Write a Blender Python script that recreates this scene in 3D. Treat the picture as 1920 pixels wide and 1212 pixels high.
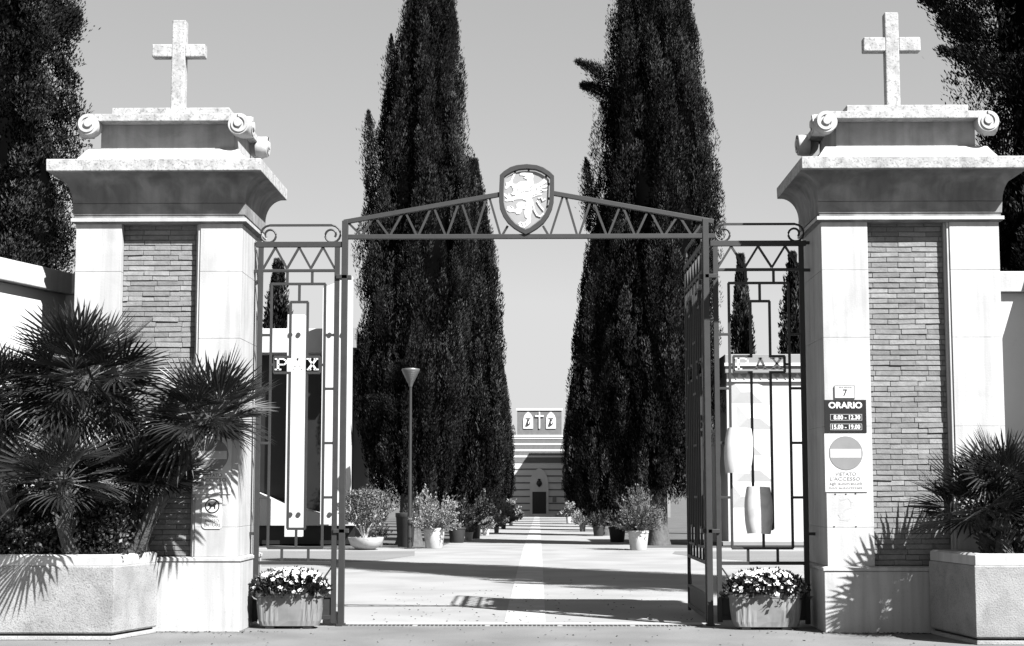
import bpy, math, random
import numpy as np
from mathutils import Vector, Matrix
from mathutils.geometry import tessellate_polygon

for o in list(bpy.data.objects): bpy.data.objects.remove(o)
S = bpy.context.scene
COL = S.collection
R = math.radians

# ------------------------------------------------------------ camera
F = 3000.0                                   # focal length in photo pixels (1920 wide)
THETA = math.atan(311.0 / F)
PSI = math.atan(50.0 * math.cos(THETA) / F)
CAM = Vector((0, -19.0, 1.6))
cd = bpy.data.cameras.new('camera'); cam = bpy.data.objects.new('camera', cd); COL.objects.link(cam)
cam.location = CAM
cam.rotation_euler = (math.pi / 2 + THETA, 0, PSI)
cd.sensor_width = 36; cd.lens = 36 * F / 1920; cd.clip_end = 3000; cd.clip_start = 0.1
S.camera = cam
fw = Vector((-math.sin(PSI) * math.cos(THETA), math.cos(PSI) * math.cos(THETA), math.sin(THETA)))
rt = Vector((math.cos(PSI), math.sin(PSI), 0)); up = rt.cross(fw)
def P(px, py, Y):
    """photo pixel -> world point on the plane y = Y"""
    d = fw * F + rt * (px - 960) + up * (606 - py)
    return CAM + d * ((Y - CAM.y) / d.y)
def X(px, Y, py=917): return P(px, py, Y).x
def Z(py, Y, px=960): return P(px, py, Y).z

# ------------------------------------------------------------ sky, sun, exposure (black and white daylight)
SA, SB = 0.67, 0.69                           # the light travels (-SA, +SB, -1)
sunvec = Vector((SA, -SB, 1)).normalized()    # towards the sun
elev = math.asin(sunvec.z); azim = math.atan2(sunvec.x, sunvec.y)
W = bpy.data.worlds.new("World"); S.world = W; W.use_nodes = True
nt = W.node_tree; nt.nodes.clear()
sky = nt.nodes.new('ShaderNodeTexSky'); sky.sky_type = 'NISHITA'; sky.sun_disc = False
sky.sun_elevation = elev; sky.sun_rotation = azim; sky.air_density = 1.0; sky.dust_density = 0.6
bw = nt.nodes.new('ShaderNodeSeparateColor'); bg = nt.nodes.new('ShaderNodeBackground'); wo = nt.nodes.new('ShaderNodeOutputWorld')
nt.links.new(sky.outputs[0], bw.inputs[0]); pw = nt.nodes.new('ShaderNodeMath'); pw.operation = 'POWER'; pw.inputs[1].default_value = 0.5; nt.links.new(bw.outputs[0], pw.inputs[0]); cl = nt.nodes.new('ShaderNodeMath'); cl.operation = 'MINIMUM'; cl.inputs[1].default_value = 2.0; nt.links.new(pw.outputs[0], cl.inputs[0]); nt.links.new(cl.outputs[0], bg.inputs[0]); nt.links.new(bg.outputs[0], wo.inputs[0])
bg.inputs[1].default_value = 0.089
sl = bpy.data.lights.new('sun', 'SUN'); sl.energy = 5.0; sl.angle = R(0.5); sl.color = (1, 1, 1)
so = bpy.data.objects.new('sun', sl); COL.objects.link(so)
so.rotation_euler = sunvec.to_track_quat('Z', 'Y').to_euler(); so.location = (20, -20, 30)
S.view_settings.view_transform = 'Standard'; S.view_settings.look = 'None'
S.view_settings.exposure = 2.05; S.view_settings.gamma = 1
S.render.engine = 'CYCLES'
S.cycles.max_bounces = 4; S.cycles.diffuse_bounces = 1

# ------------------------------------------------------------ materials (all greys: the place is seen in black and white)
def mat(name, v, rough=0.7, var=0.0, scale=3.0, detail=6, bump=0.0, bscale=40, stain=None, spec=0.4, metal=0.0, attr=False, streak=False, speck=None):
    v *= .66                                   # the picture is exposed for the shade side of the greys
    m = bpy.data.materials.new(name); m.use_nodes = True
    n = m.node_tree; b = n.nodes['Principled BSDF']
    b.inputs['Roughness'].default_value = rough; b.inputs['Metallic'].default_value = metal
    b.inputs['Specular IOR Level'].default_value = spec
    L = n.links
    tc = n.nodes.new('ShaderNodeNewGeometry'); pos = tc.outputs['Position']
    def noise(sc, det=5, vec=None, dist=0.0):
        t = n.nodes.new('ShaderNodeTexNoise'); t.inputs['Scale'].default_value = sc; t.inputs['Detail'].default_value = det
        t.inputs['Distortion'].default_value = dist
        L.new(vec or pos, t.inputs['Vector']); return t.outputs[0]
    def ramp(src, p0, v0, p1, v1):
        r = n.nodes.new('ShaderNodeMapRange'); r.inputs[1].default_value = p0; r.inputs[2].default_value = p1
        r.inputs[3].default_value = v0; r.inputs[4].default_value = v1; L.new(src, r.inputs[0]); return r.outputs[0]
    def mul(a, c):
        q = n.nodes.new('ShaderNodeMath'); q.operation = 'MULTIPLY'; L.new(a, q.inputs[0])
        if isinstance(c, float): q.inputs[1].default_value = c
        else: L.new(c, q.inputs[1])
        return q.outputs[0]
    cur = ramp(noise(scale, detail), 0.3, v * (1 - var), 0.7, v * (1 + var))
    if stain:      # (scale, low threshold, high threshold, darkest factor)
        cur = mul(cur, ramp(noise(stain[0], 8, dist=0.6), stain[1], stain[3], stain[2], 1.0))
    if streak:
        mp = n.nodes.new('ShaderNodeMapping'); mp.inputs['Scale'].default_value = (9, 9, 0.5); L.new(pos, mp.inputs[0])
        cur = mul(cur, ramp(noise(1.3, 6, mp.outputs[0]), 0.3, 0.80, 0.6, 1.03))
    if speck:
        cur = mul(cur, ramp(noise(speck[0], 2), speck[1], speck[2], speck[1] + 0.06, 1.0))
    if attr:
        a = n.nodes.new('ShaderNodeAttribute'); a.attribute_name = 'tone'; cur = mul(cur, a.outputs['Fac'])
    cc = n.nodes.new('ShaderNodeCombineColor')
    for i in range(3): L.new(cur, cc.inputs[i])
    L.new(cc.outputs[0], b.inputs['Base Color'])
    if bump:
        bp = n.nodes.new('ShaderNodeBump'); bp.inputs['Strength'].default_value = 1; bp.inputs['Distance'].default_value = bump
        L.new(noise(bscale, 6), bp.inputs['Height']); L.new(bp.outputs[0], b.inputs['Normal'])
    return m

M = dict(
 marble=mat('travertine', .43, .55, .05, 1.2, bump=.0015, bscale=60, stain=(2.2, .32, .55, .86), streak=True, speck=(70, .27, .7)),
 marble_old=mat('lichened_travertine', .41, .8, .08, 2.5, bump=.004, bscale=45, stain=(9.0, .36, .56, .72), streak=True, speck=(38, .36, .62)),
 marble_gray=mat('stained_shade_travertine', .25, .8, .16, 2.0, bump=.003, bscale=40, stain=(3.2, .40, .60, .62), streak=True),  # darker copy of the stone: cornice shade put into the colour, plus stains
 chstone=mat('chapel_stone', .62, .8, .05, 1.0),
 attic=mat('shaded_travertine', .40, .8, .10, 2.0, bump=.003, bscale=40, stain=(3.2, .36, .60, .75), streak=True),
 brick=mat('brick', .185, .9, .14, 14, bump=.004, bscale=60, stain=(25, .3, .5, .8), attr=True),
 mortar=mat('mortar', .11, .95, .2, 20, bump=.003),
 iron=mat('painted_iron', .019, .6, .12, 9, bump=.0006, bscale=120, stain=(14, .3, .5, .8)),
 white=mat('white_paint', .62, .5, .04, 6),
 plaster=mat('white_plaster', .50, .8, .05, .8, bump=.002, bscale=20, stain=(1.2, .3, .5, .9)),
 plaster_gray=mat('grey_plaster', .22, .85, .12, .8, bump=.002),
 dark=mat('dark_opening', .005, .5, .3, 2),
 black=mat('black_plastic', .008, .4, .2, 8),
 signwhite=mat('sign_white', .55, .4, .03, 9, stain=(6, .3, .45, .93)),
 signgray=mat('sign_grey', .20, .45, .06, 9),
 signtext=mat('sign_faded_text', .15, .5, .1, 20),
 concrete=mat('exposed_aggregate', .27, .9, .12, 3, bump=.006, bscale=55, stain=(4, .32, .52, .78), speck=(70, .36, .62)),
 soil=mat('soil', .03, .95, .4, 12, bump=.02, bscale=20),
 asphalt=mat('asphalt', .15, .9, .14, .9, bump=.004, bscale=90, stain=(.9, .35, .6, .82), speck=(60, .36, .75)),
 paving=mat('pale_paving', .26, .9, .07, .7, bump=.003, bscale=60, stain=(.7, .36, .6, .84), speck=(45, .33, .88)),
 strip=mat('stone_strip', .34, .85, .08, 2, bump=.002, bscale=50, stain=(1.5, .3, .6, .88)),
 earth=mat('earth', .08, .95, .3, 1.0, bump=.03, bscale=6),
 side=mat('side_asphalt', .15, .9, .12, .5, bump=.003),
 cyp=mat('cypress_foliage', .017, .9, .35, 1.3, spec=0.0, attr=True),
 bark=mat('bark', .08, .9, .3, 8, bump=.02, bscale=14, streak=True),
 palm=mat('palm_leaf', .012, .42, .3, 6, spec=.4, attr=True),
 palmdry=mat('palm_fibre', .05, .9, .4, 22, bump=.02, bscale=40),
 leaf=mat('shrub_leaf', .085, .5, .3, 7, attr=True),
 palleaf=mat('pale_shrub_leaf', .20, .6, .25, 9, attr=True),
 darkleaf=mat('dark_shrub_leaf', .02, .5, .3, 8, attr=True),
 petal=mat('petal', .62, .6, .06, 20),
 pot=mat('white_pot', .52, .6, .06, 4, stain=(9, .3, .45, .75)),
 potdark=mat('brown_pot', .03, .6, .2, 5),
 potgray=mat('grey_pot', .15, .8, .15, 6),
 trough=mat('ribbed_trough', .17, .7, .1, 6, stain=(5, .3, .5, .8)),
 troughw=mat('ribbed_trough_worn', .19, .7, .12, 6, stain=(7, .3, .55, .75)),
 metal=mat('brushed_metal', .17, .45, .1, 4, metal=.6),
 sheet=mat('milky_sheet', .62, .35, .08, 5, stain=(7, .3, .5, .8)),
 chbrick=mat('chapel_brick', .13, .9, .12, 3),
 drain=mat('drain_iron', .03, .6, .3, 10),
)

# ------------------------------------------------------------ mesh helpers
class MB:
    def __init__(s): s.v = []; s.f = []; s.t = []
    def add(s, vs, fs, tone=1.0):
        n = len(s.v); s.v += [tuple(p) for p in vs]; s.f += [tuple(i + n for i in f) for f in fs]; s.t += [tone] * len(fs); return s
    def box(s, x0, x1, y0, y1, z0, z1, tone=1.0):
        return s.add([(x0,y0,z0),(x1,y0,z0),(x1,y1,z0),(x0,y1,z0),(x0,y0,z1),(x1,y0,z1),(x1,y1,z1),(x0,y1,z1)],
              [(0,3,2,1),(4,5,6,7),(0,1,5,4),(1,2,6,5),(2,3,7,6),(3,0,4,7)], tone)
    def rings(s, rs, cap=True, tone=1.0):
        n = len(rs[0]); vs = [p for r in rs for p in r]; fs = []
        for k in range(len(rs) - 1):
            for i in range(n):
                j = (i + 1) % n; fs.append((k*n+i, k*n+j, (k+1)*n+j, (k+1)*n+i))
        if cap: fs.append(tuple(range(n - 1, -1, -1))); fs.append(tuple((len(rs)-1)*n + i for i in range(n)))
        return s.add(vs, fs, tone)
    def loft(s, x0, x1, y0, y1, prof):
        """rectangle swept through (offset, z) profile"""
        return s.rings([[(x0-o,y0-o,z),(x1+o,y0-o,z),(x1+o,y1+o,z),(x0-o,y1+o,z)] for o, z in prof])
    def lathe(s, c, prof, n=24, sx=1, sy=1, tone=1.0):
        return s.rings([[(c[0]+r*sx*math.cos(2*math.pi*i/n), c[1]+r*sy*math.sin(2*math.pi*i/n), c[2]+z) for i in range(n)] for r, z in prof], True, tone)
    def tube(s, pts, r, n=8, tone=1.0):
        pts = [Vector(p) for p in pts]; rs = []
        for i, p in enumerate(pts):
            d = (pts[min(i+1,len(pts)-1)] - pts[max(i-1,0)]).normalized()
            a = d.cross(Vector((0,0,1)));
            if a.length < .05: a = d.cross(Vector((0,1,0)))
            a.normalize(); b = a.cross(d)
            q = r[i] if isinstance(r, (list, tuple)) else r
            rs.append([p + a*q*math.cos(2*math.pi*k/n) + b*q*math.sin(2*math.pi*k/n) for k in range(n)])
        return s.rings(rs, True, tone)
    def bar(s, a, b, w, t, nrm=(0, 1, 0)):
        """flat bar from a to b, w wide in its own plane, t thick along nrm"""
        a = Vector(a); b = Vector(b); d = (b - a).normalized(); nn = Vector(nrm).normalized(); q = d.cross(nn).normalized()
        c = []
        for p in (a, b):
            c += [p + q*w/2 + nn*t/2, p - q*w/2 + nn*t/2, p - q*w/2 - nn*t/2, p + q*w/2 - nn*t/2]
        return s.add(c, [(0,1,2,3),(7,6,5,4),(0,4,5,1),(1,5,6,2),(2,6,7,3),(3,7,4,0)])
    def poly(s, pts, y0, y1, mapf=None):
        """outline of (x, z) points extruded between y0 and y1"""
        mp = mapf or (lambda u, z, y: (u, y, z)); n = len(pts)
        vs = [mp(p[0], p[1], y0) for p in pts] + [mp(p[0], p[1], y1) for p in pts]
        tri = tessellate_polygon([[Vector((p[0], p[1], 0)) for p in pts]])
        fs = [tuple(t) for t in tri] + [tuple(n + i for i in reversed(t)) for t in tri]
        fs += [(i, (i+1) % n, n + (i+1) % n, n + i) for i in range(n)]
        return s.add(vs, fs)
    def build(s, name, m, parent=None, at=None, smooth=False, bevel=0.0):
        me = bpy.data.meshes.new(name); off = Vector((0,0,0))
        if parent is not None:
            q = parent
            while q is not None: off += q.location; q = q.parent
        elif at is not None: off = Vector(at)
        me.from_pydata([(v[0]-off.x, v[1]-off.y, v[2]-off.z) for v in s.v], [], s.f)
        me.materials.append(m)
        if min(s.t) != max(s.t):
            a = me.attributes.new('tone', 'FLOAT', 'FACE'); a.data.foreach_set('value', s.t)
        elif m.node_tree.nodes.get('Attribute'):
            a = me.attributes.new('tone', 'FLOAT', 'FACE'); a.data.foreach_set('value', s.t)
        import bmesh
        bm = bmesh.new(); bm.from_mesh(me); 
        if len(s.f) < 6000: bmesh.ops.recalc_face_normals(bm, faces=bm.faces)
        bm.to_mesh(me); bm.free()
        if smooth:
            me.polygons.foreach_set('use_smooth', [True]*len(me.polygons))
        o = bpy.data.objects.new(name, me); COL.objects.link(o)
        if parent is not None: o.parent = parent
        elif at is not None: o.location = at
        if bevel:
            b = o.modifiers.new('bevel', 'BEVEL'); b.width = bevel; b.segments = 2; b.limit_method = 'ANGLE'; b.angle_limit = R(40)
        if smooth and len(me.polygons) < 20000:
            try: me.set_sharp_from_angle(angle=R(45))
            except Exception: pass
        return o

def npmesh(name, V, Fq, m, parent, tone=None, loc=None):
    """big leaf meshes straight from numpy: V (n,3), Fq (k,3 or 4)"""
    me = bpy.data.meshes.new(name); k, c = Fq.shape
    off = np.zeros(3)
    if parent is not None and loc is None: off = np.array(parent.location)
    me.vertices.add(len(V)); me.vertices.foreach_set('co', (V - off).astype(np.float32).ravel())
    me.loops.add(k*c); me.loops.foreach_set('vertex_index', Fq.astype(np.int32).ravel())
    me.polygons.add(k); me.polygons.foreach_set('loop_start', np.arange(0, k*c, c, dtype=np.int32))
    me.polygons.foreach_set('loop_total', np.full(k, c, dtype=np.int32))
    me.materials.append(m); me.update(calc_edges=True); me.validate()
    if tone is not None and len(me.polygons) == k:
        a = me.attributes.new('tone', 'FLOAT', 'FACE'); a.data.foreach_set('value', tone.astype(np.float32))
    o = bpy.data.objects.new(name, me); COL.objects.link(o); o.parent = parent
    return o

def tag(o, label=None, cat=None, group=None, kind=None):
    if label: o['label'] = label
    if cat: o['category'] = cat
    if group: o['group'] = group
    if kind: o['kind'] = kind
    return o
def empty(name, loc, label, cat, group=None):
    o = bpy.data.objects.new(name, None); COL.objects.link(o); o.location = loc; o.empty_display_size = .3
    return tag(o, label, cat, group)
def kids(o): return [c for c in bpy.data.objects if c.parent == o]
def copy_tree(o, loc, label, scale=(1,1,1), rz=0, group=None):
    ch = kids(o)
    c = o.copy(); COL.objects.link(c); c.location = loc; c.scale = scale; c.rotation_euler = (0, 0, rz); c['label'] = label
    if group: c['group'] = group
    for k in ch:
        d = k.copy(); COL.objects.link(d); d.parent = c
        for g in kids(k):
            e = g.copy(); COL.objects.link(e); e.parent = d
    return c
def text_mb(txt, w=None, h=.1, x=0, z=0, y=0, dy=.002, bold=0.0, space=1.0):
    """lettering as thin raised mesh facing the camera side (-y), centred on x, base at z, cap height h, width w"""
    cu = bpy.data.curves.new('lettering', 'FONT'); cu.body = txt; cu.size = 1; cu.extrude = 0; cu.offset = bold; cu.space_character = space
    cu.resolution_u = 3
    ob = bpy.data.objects.new('lettering', cu); COL.objects.link(ob)
    dg = bpy.context.evaluated_depsgraph_get(); me = bpy.data.meshes.new_from_object(ob.evaluated_get(dg))
    vs = [v.co.copy() for v in me.vertices]; fs = [tuple(p.vertices) for p in me.polygons]
    bpy.data.objects.remove(ob); bpy.data.curves.remove(cu); bpy.data.meshes.remove(me)
    x0 = min(v.x for v in vs); x1 = max(v.x for v in vs)
    sz = h / 0.69; sx = (w / (x1 - x0)) if w else sz
    m = MB(); m.add([(x + (v.x - (x0+x1)/2)*sx, y - dy, z + v.y*sz) for v in vs], fs); return m

rng = np.random.default_rng(7); random.seed(7)

# ------------------------------------------------------------ ground
def gz(Y):
    if Y <= 25: return 0.0
    if Y >= 146: return -1.20
    return -1.20 * (Y - 25) / 121
def sheet(name, m, outline_fn, ys, dz, kind='structure'):
    b = MB(); vs = []; fs = []
    for i, y in enumerate(ys):
        x0, x1 = outline_fn(y); vs += [(x0, y, gz(y) + dz), (x1, y, gz(y) + dz)]
        if i: fs.append((2*i-2, 2*i-1, 2*i+1, 2*i))
    b.add(vs, fs); o = b.build(name, m); tag(o, kind=kind); return o
ys_all = [-60, -.06, 25, 60, 100, 146, 1500]
sheet('ground', M['earth'], lambda y: (-900, 900), ys_all, -.012)
sheet('street', M['asphalt'], lambda y: (-80, 80), [-60, -.045], 0)
sheet('forecourt', M['paving'], lambda y: (-14, 14), [-.045, 25], 0)
sheet('avenue', M['paving'], lambda y: (-2.75, 2.75), [25.0, 60, 100, 144.9], -.004)
sheet('path', M['strip'], lambda y: (-.42, .08), [.55, 25, 60, 100, 144.8], .004)
# pale kerb line at the gate threshold
sheet('pavement', M['marble'], lambda y: (-2.3, 2.0), [.22, .52], .004)
# grey side roads branching off inside the court
def side_sheet(name, pts):
    b = MB(); b.add([(x, y, .004 if y <= 25 else gz(y)+.004) for x, y in pts], [tuple(range(len(pts)))]); tag(b.build(name, M['side']), kind='structure')
side_sheet('side_road', [(-14, 14.2), (-5.2, 14.5), (-3.6, 17.2), (-3.0, 20), (-3.2, 22.6), (-14, 22.9)])
side_sheet('side_road', [(14, 15), (5.6, 15.8), (3.9, 18.5), (3.3, 21), (3.5, 22.6), (14, 23)])
# slotted drain across the gateway
b = MB(); b.box(-2.3, 2.05, -.07, .10, .001, .006); dr = b.build('drain_channel', M['paving'], at=(0,0,0)); tag(dr, 'long slotted drain grating across the gateway threshold', 'drain')
b = MB(); 
for i in range(86):
    x = -2.27 + i*.050
    if i % 17 != 16: b.box(x, x+.036, -.055, .085, .0062, .009)
b.build('slots', M['dark'], dr)

# ------------------------------------------------------------ gate pillars
FR, BK = -.8, .5
def pillar(side):
    lf = side < 0
    if lf: x0, x1 = X(141, FR, 500), X(453, FR, 500); ba, bb = X(224, FR, 600), X(373, FR, 600)
    else:  x0, x1 = X(1541, FR, 500), X(1875, FR, 500); ba, bb = X(1630, FR, 600), X(1785, FR, 600)
    cx, cy = (x0+x1)/2, (FR+BK)/2
    lab = ('travertine gate pillar behind the large palm tub, left of the gateway' if lf else
           'travertine gate pillar bearing the opening hours sign, right of the gateway')
    root = empty('gate_pillar', (cx, cy, 0), lab, 'pillar', 'pillars flanking the cemetery gate')
    zp = Z(1045 if lf else 1062, FR)               # top of plinth
    zt = Z(414, FR)                                # top of shaft
    # plinth
    b = MB(); b.box(x0-.05, x1+.05, FR-.05, BK+.05, 0, zp-.05); b.build('plinth', M['marble'], root, bevel=.008)
    b = MB(); b.loft(x0, x1, FR, BK, [(.062, zp-.048), (.062, zp-.012), (.03, zp)]); b.build('plinth_cap', M['marble'], root, bevel=.004)
    # side piers built of stacked blocks
    cuts = [zp, Z(989, FR), Z(800, FR), Z(634, FR), Z(508, FR), zt]
    for a, c in ((x0, ba), (bb, x1)):
        q = MB()
        for k in range(5): q.box(a, c, FR, BK, cuts[k]+.0015, cuts[k+1]-.0015)
        q.box(a+.006, c-.006, FR+.006, BK-.006, zp+.001, zt-.001)
        q.build('pier', M['marble'], root, bevel=.003)
    # backing of the recess + brick facing
    RD = .12
    core = MB(); core.box(ba+.001, bb-.001, FR+RD, BK-.02, zp+.002, zt-.001); core.build('core', M['mortar'], root)
    fr = MB()
    fr.box(bb-.055, bb-.002, FR+.05, FR+RD-.001, zp+.003, zt-.002); fr.box(bb-.03, bb-.002, FR+.015, FR+.052, zp+.003, zt-.002)
    fr.build('recess_frame', M['marble'], root, bevel=.003)
    br = MB(); rr = random.Random(11 + side); x_a, x_b = ba+.003, bb-.057
    rowh = .0595; z = zp+.012; k = 0
    while z < zt - .05:
        h = rowh - .0085 + rr.uniform(-.004, .002)
        x = x_a - (.24 if k % 2 else .06) - rr.uniform(0, .012)
        while x < x_b:
            L_ = .305 + rr.uniform(-.012, .012)
            if rr.random() < .06: L_ = .15
            u0, u1 = max(x, x_a), min(x + L_ - .006, x_b)
            if u1 - u0 > .015:
                pr = rr.uniform(.006, .013) + (.007 if rr.random() < .15 else 0); dz = rr.uniform(-.002, .002); tilt = rr.uniform(-.0035, .0035); t = rr.choice([.84, .94, 1.0, 1.06, 1.2]) * rr.uniform(.95, 1.05)
                y = FR+RD-pr
                vs = [(u0,y,z+dz-tilt),(u1,y,z+dz+tilt),(u1,FR+RD+.004,z+dz+tilt),(u0,FR+RD+.004,z+dz-tilt),
                      (u0,y+rr.uniform(0,.006),z+dz+h-tilt),(u1,y+rr.uniform(0,.006),z+dz+h+tilt),(u1,FR+RD+.004,z+dz+h+tilt),(u0,FR+RD+.004,z+dz+h-tilt)]
                br.add(vs, [(0,3,2,1),(4,5,6,7),(0,1,5,4),(1,2,6,5),(2,3,7,6),(3,0,4,7)], t)
            x += L_
        z += rowh; k += 1
    br.build('brick_panel', M['brick'], root, bevel=.0025)
    # capital: fillet, frieze, cavetto, fascia, weathering
    z1 = Z(413, FR-.1); z2 = Z(405, FR-.1); z3 = Z(378, FR-.1); zc = Z(318, FR-.33); zf = Z(296, FR-.33); zw = Z(271, FR-.1)
    q = MB(); q.loft(x0, x1, FR, BK, [(.0, z1-.02), (.035, z1), (.05, z1+.001), (.05, z2-.004), (.022, z2), (.022, z2+.03), (.032, z2+.034), (.04, z3)]); q.build('frieze', M['marble_gray'], root, bevel=.003)
    q = MB(); q.loft(x0, x1, FR, BK, [(.052, z1+.004), (.052, z2-.006)]); q.build('fillet', M['marble'], root)
    prof = [(.036, z3+.002)]
    for i in range(1, 11):
        a = i/10*math.pi/2
        prof.append((.036 + .224*(1-math.cos(a)), z3 + (zc-z3-.005)*math.sin(a)))
    q = MB(); q.loft(x0, x1, FR-.015, BK, prof); q.build('cavetto', M['marble_gray'], root, smooth=True)
    q = MB(); q.loft(x0, x1, FR-.085, BK, [(.25, zc-.004), (.262, zc), (.266, zf-.004), (.256, zf)]); q.build('cornice', M['marble_old'], root, bevel=.006)
    q = MB(); q.loft(x0, x1, FR, BK, [(.06, zf+.001), (-.08, zw), (-.12, zw+.003)]); q.build('weathering', M['marble'], root, bevel=.004)
    # attic with rolled volutes on the front and the back
    za = Z(227, FR); zs = Z(213, FR); zu = Z(199, FR)
    q = MB(); q.box(x0+.22, x1-.14 if lf else x1-.20, FR+.14, BK-.06, zw-.02, za+.004); q.build('attic', M['attic'], root, bevel=.006)
    xa_, xb_ = x0+.12, x1-.06
    if not lf: xa_, xb_ = x0+.08, x1-.10
    def volute(face, c, cz_, a0, a1, sgn, r=.128):
        # face 'y': disc looks along y, face 'x': disc looks along x; a0 is the outer face
        s_ = MB(); n = 28; dirn = 1 if a1 > a0 else -1
        def ring(rad, a, oz=0, oc=0, egg=0):
            out = []
            for i in range(n):
                t = 2*math.pi*i/n; k = rad*(1 + egg*math.cos(t - math.pi/2 + sgn*.6))
                u, v = c + oc + k*math.cos(t), cz_ + oz + k*math.sin(t)
                out.append((u, a, v) if face == 'y' else (a, u, v))
            return out
        s_.rings([ring(r*.93, a0, egg=.05), ring(r, a0 + dirn*.012, egg=.05), ring(r, a1, egg=.05)])
        s_.rings([ring(r*.34, a0 - dirn*.030, r*.12), ring(r*.38, a0 - dirn*.022, r*.12), ring(r*.38, a0 + dirn*.01, r*.12)])
        # raised spiral lip, wide and shallow
        N = 40
        for i in range(N):
            q_ = []
            for k in (i, i+1):
                f = k/N; t = math.pi/2 - sgn*f*math.pi*2.1; ro = r*(1.0 - .52*f); ri = ro - r*.30*(1-.35*f)
                for rad in (ro, ri):
                    u, v = c + rad*math.cos(t), cz_ + rad*math.sin(t) + r*.12*f
                    for a in (a0 - dirn*.014, a0 + dirn*.004): q_.append((u, a, v) if face == 'y' else (a, u, v))
            s_.add(q_, [(0,4,6,2), (0,1,5,4), (2,6,7,3)])
        s_.build('volute', M['marble'], root, smooth=True)
    yf, yb = FR-.06, BK+.06
    q = MB(); q.box(xa_-.02, xb_+.02, yf+.004, yb-.004, zs-.085, zs); q.build('scroll_band', M['marble_old'], root, bevel=.006)
    for sgn, xx in ((-1, xa_), (1, xb_)):
        volute('y', xx, zs-.128, yf, yf+.17, sgn)
        volute('y', xx, zs-.128, yb, yb-.17, sgn)
        xo = xx + sgn*.13
        volute('x', yf+.20, zs-.128, xo, xo-sgn*.14, -1)
        volute('x', yb-.14, zs-.128, xo, xo-sgn*.14, 1)
    q = MB(); q.box(xa_+.25, xb_-.12 if lf else xb_-.20, FR+.02, BK-.02, zs-.06, zu); q.build('cap_slab', M['marble_old'], root, bevel=.006)
    # cross
    yc = -.2; kx = (322+348)/2 if lf else 1673
    ccx = X(kx, yc, 190); zb = zu; ztop = Z(38 if lf else 30, yc); hw = .082
    c = empty('stone_cross', (ccx, yc, zb), ('pale stone cross on top of the left gate pillar, above the large palm tub' if lf else 'pale stone cross on the right gate pillar, the one with the opening hours sign'), 'cross', 'crosses on the gate pillars')
    q = MB(); q.box(ccx-hw, ccx+hw, yc-.075, yc+.075, zb, ztop); q.build('upright', M['marble_old'], c, bevel=.012)
    za0, za1 = Z(107 if lf else 102, yc), Z(83 if lf else 76, yc); aw = (51 if lf else 54)/ (F/18.8)
    for sg in (-1, 1):
        q = MB(); q.box(min(ccx+sg*hw*.97, ccx+sg*aw), max(ccx+sg*hw*.97, ccx+sg*aw), yc-.072, yc+.072, za0, za1); q.build('arm', M['marble_old'], c, bevel=.012)
    return x0, x1, ba, bb
LX0, LX1, LBA, LBB = pillar(-1)
RX0, RX1, RBA, RBB = pillar(1)

# ------------------------------------------------------------ flanking walls (concave forecourt)
def side_wall(sg, xa, corner, endp, label):
    root = empty('boundary_wall', (xa, .3, 0), label, 'wall', 'boundary walls beside the gate')
    zt = 4.2; zc = zt - .25
    def seg(p, q, z0, z1, over, name, m):
        p = Vector(p); q = Vector(q); d = (q - p).normalized(); n = Vector((-d.y, d.x)) * (over)
        a, b_, c, e = p - n, q - n + d*0, q + n, p + n
        b = MB(); b.rings([[(v.x, v.y, z) for v in (a, b_, c, e)] for z in (z0, z1)]); b.build(name, m, root, bevel=.01)
    seg((xa, .36), (corner[0], .36), 0, zc, .14, 'wall_panel', M['plaster'])
    seg((corner[0]+sg*.05, corner[1]+.1), endp, 0, zc-.002, .14, 'wall_panel', M['plaster'])
    seg((xa, .36), (corner[0], .36), zc, zt, .22, 'coping', M['marble'])
    seg((corner[0]+sg*.02, corner[1]+.1), endp, zc+.001, zt+.002, .23, 'coping', M['marble'])
side_wall(-1, LX0+.01, (-5.78, .34), (-7.9, -6.5), 'white rendered wall with stone coping running out from the left gate pillar')
side_wall(1, RX1-.01, (5.95, .34), (7.5, -2.6), 'white rendered wall with stone coping running out from the right gate pillar')

# ------------------------------------------------------------ ironwork
GY = 0.0
def spiral_pts(cx, cz, sgn, r0=.085, turns=1.35, n=22):
    out = []
    for i in range(n):
        t = i/(n-1); a = math.pi/2 + -sgn*2*math.pi*turns*t; r = r0*(1-.62*t)
        out.append((cx + r*math.cos(a)*1.0, cz + r*math.sin(a)))
    return out
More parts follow.
